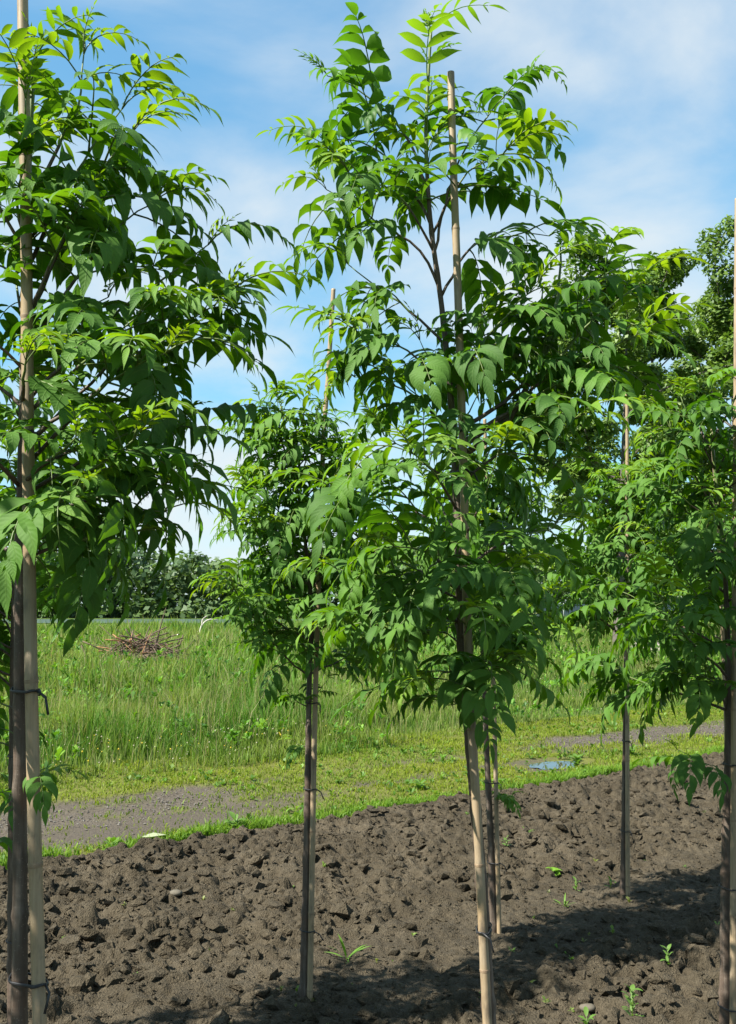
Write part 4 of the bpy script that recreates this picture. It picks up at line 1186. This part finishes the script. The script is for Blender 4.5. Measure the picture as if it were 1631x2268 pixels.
# bleached dead branch beyond it
g = G(442, 1408); db = empty('dead_branch', g, label='bleached dead branch sticking up behind the brush heap', category='branch')
for k, pl in enumerate([[(0, 0, -.1), (0.05, 0, 0.3), (0.18, 0, 0.62), (0.5, 0, 0.85), (0.95, 0.1, 0.8)], [(0.12, 0, 0.5), (0.16, 0, 0.85), (0.4, 0, 1.05)], [(-.3, 0, 0.0), (0.02, 0, 0.3), (0.22, 0.1, 0.45)]]):
    V_, F_ = tube(resample(pl, 9), [0.07 * (1 - 0.8 * i / 8) * (1 if k == 0 else 0.7) for i in range(9)], 6); link('limb', py_mesh('limb', V_, F_), M['paledead'], db)

# ------------------------------------------------------------------ weeds on the soil
def weed_leaf_mesh(L, w, curl, colr, serr=0.0):
    rows = [(0, .12), (.2, .7), (.45, 1), (.7, .75), (.88, .35), (1, 0)]
    V_, Fc = [], []
    for u, k in rows:
        z = L * (0.75 * u - curl * u * u); x = L * u * 0.85
        if k == 0: V_.append((x, 0, z)); continue
        V_ += [(x, -w * k, z + 0.25 * w * k), (x, 0, z), (x, w * k, z + 0.25 * w * k)]
    for i in range(4):
        a, b = i * 3, i * 3 + 3
        Fc += [(a, a + 3, a + 4, a + 1), (a + 1, a + 4, a + 5, a + 2)]
    Fc += [(12, 15, 13), (13, 15, 14)]
    me = py_mesh('leaf', [Vector(v) for v in V_], Fc)
    at = me.color_attributes.new('col', 'FLOAT_COLOR', 'POINT')
    at.data.foreach_set('color', [c for _ in V_ for c in (*colr, 1.0)])
    me.materials.append(M['weed']); return me
WL = {'broad': weed_leaf_mesh(0.09, 0.026, 0.75, (0.12, 0.235, 0.02)), 'blade': weed_leaf_mesh(0.16, 0.008, 0.35, (0.10, 0.20, 0.025)),
      'small': weed_leaf_mesh(0.05, 0.010, 0.4, (0.09, 0.17, 0.03)), 'pale': weed_leaf_mesh(0.10, 0.010, 0.7, (0.18, 0.215, 0.04))}
def weed(px, py, kind, n, sc, lab, seed, stem=0.0):
    rnd = random.Random(seed); g = G(px, py, 0.03); g.z = soil_z(g.x, g.y) - 0.004
    r_ = empty('weed', g, label=lab, category='weed', group='weeds on the tilled soil')
    if stem:
        V_, F_ = tube([Vector((0, 0, 0)), Vector((0.006, 0, stem * .5)), Vector((0.0, 0.004, stem))], [0.003, 0.0025, 0.001], 5); link('stem', py_mesh('stem', V_, F_), M['twig'], r_)
    for k in range(n):
        o = bpy.data.objects.new('leaf', WL[kind]); col.objects.link(o); o.parent = r_
        o.matrix_local = Matrix.Translation((0, 0, stem * k / n)) @ Matrix.Rotation(k * 2.4 + rnd.uniform(-.4, .4), 4, 'Z') @ Matrix.Rotation(rnd.uniform(-.5, .35), 4, 'Y') @ Matrix.Scale(sc * rnd.uniform(0.7, 1.15), 4)
for a in [(1228, 1938, 'broad', 11, 0.95, 'bright broad-leaved weed on the sunlit soil before the small sapling'),
          (768, 2130, 'blade', 9, 1.0, 'tall grassy weed right of the leaning stake foot', ),
          (1250, 2003, 'blade', 6, 0.7, 'low spreading weed above the shadow, between the two back saplings'),
          (1276, 1968, 'small', 8, 1.0, 'small upright weed beside the shadow under the small sapling', 0.10),
          (1352, 1962, 'small', 8, 1.0, 'little weed at the foot of the small sapling', 0.08),
          (1122, 1890, 'small', 9, 1.1, 'feathery weed right of the bowed trunk', 0.08),
          (1480, 2160, 'small', 10, 1.0, 'thin weed in the sunlit soil near the right edge trunk', 0.12),
          (1168, 2190, 'pale', 6, 0.9, 'yellowish flat weed in the shadow beside the middle stake'),
          (1400, 2262, 'small', 14, 1.3, 'bushy weed at the bottom edge, right of the middle stake', 0.16),
          (1300, 2290, 'small', 12, 1.2, 'leafy weed cut by the bottom edge near the middle stake', 0.12),
          (1166, 1852, 'blade', 4, 0.6, 'few grass blades on the soil right of the thin stake'),
          (1134, 2113, 'small', 6, 0.8, 'tiny weed in the shadow next to the middle stake'),
          (1215, 1860, 'small', 6, 0.8, 'tiny weed on the far sunlit soil between two back stakes'),
          (300, 2180, 'small', 5, 0.6, 'tiny seedling among the clods at lower left'),
          (648, 1962, 'small', 5, 0.7, 'tiny seedling left of the leaning stake')]:
    weed(a[0], a[1], a[2], a[3], a[4] * 0.8, a[5], seed=a[0], stem=0.75 * a[6] if len(a) > 6 else 0.0)
def seed_place(q, n):
    s = q.uniform(1.5, 9, n); t = np.where(q.rand(n) < 0.6, q.normal(3.3, 0.35, n), q.uniform(1.9, 6.0, n)); x, y = xy(s, t)
    return x, y, np.array([soil_z(a, b) for a, b in zip(x, y)]), s, t
v, f, c = herbs(110, seed_place, lambda q, s, t: q.uniform(0.012, 0.035), [(0.08, 0.15, 0.025), (0.11, 0.17, 0.03), (0.12, 0.14, 0.04)], 44)
link('seedlings', fast_mesh('seedlings', v, f, c), M['weed'], kind='stuff', label='tiny weed seedlings sprinkled over the soil', category='seedlings')
# dock and thistle rosettes along the soil edge
for px, py, n, sc, lab in [(1278, 1690, 16, 1.5, 'dense leafy weed clump on the soil edge beside the puddle'), (930, 1745, 14, 1.4, 'feathery weed clump on the soil edge left of the middle stake'),
                           (1040, 1715, 12, 1.3, 'broad weed clump on the soil edge just left of the middle stake'), (1400, 1668, 12, 1.4, 'weed clump on the soil edge behind the small sapling'),
                           (520, 1835, 12, 1.2, 'weed clump on the soil edge left of the leaning stake')]:
    weed(px, py, 'small', n * 2, sc * 1.5, lab, px, 0.13)
# pale scraps
g = G(340, 1868); V_ = [Vector((-.08, -.02, 0.045)), Vector((-.01, -.055, 0.055)), Vector((.09, -.01, 0.06)), Vector((.05, .05, .05)), Vector((-.05, .045, 0.05)), Vector((0, 0, 0.072))]
o = link('dry_leaf', py_mesh('dry_leaf', V_, [(0, 1, 5), (1, 2, 5), (2, 3, 5), (3, 4, 5), (4, 0, 5)]), simple('pale_leaf', (0.20, 0.23, 0.13), (0.27, 0.29, 0.18), 9, 0.6, 0.3, 0.2, 0.003), label='pale curled leaf lying where soil meets the verge', category='leaf'); o.location = g
for px, py, r, lab in [(390, 1990, 0.03, 'smooth pale stone among the clods'), (1302, 2232, 0.028, 'small tan stone near the bottom edge right of the middle stake'), (740, 1955, 0.014, 'tiny white stone right of the leaning stake')]:
    g = G(px, py, 0.03); g.z = soil_z(g.x, g.y)
    v = IV2 * np.array((1.2, 0.9, 0.6)) * r * (1 + 0.12 * (np.random.RandomState(px).rand(len(IV2), 1) - .5))
    o = link('stone', fast_mesh('stone', v, IF2), simple('soil_stone', (0.085, 0.075, 0.055), (0.12, 0.105, 0.08), 30, 0.8, 0.3, 0.2, 0.002), label=lab, category='stone'); o.location = (g.x, g.y, g.z + r * 0.12)
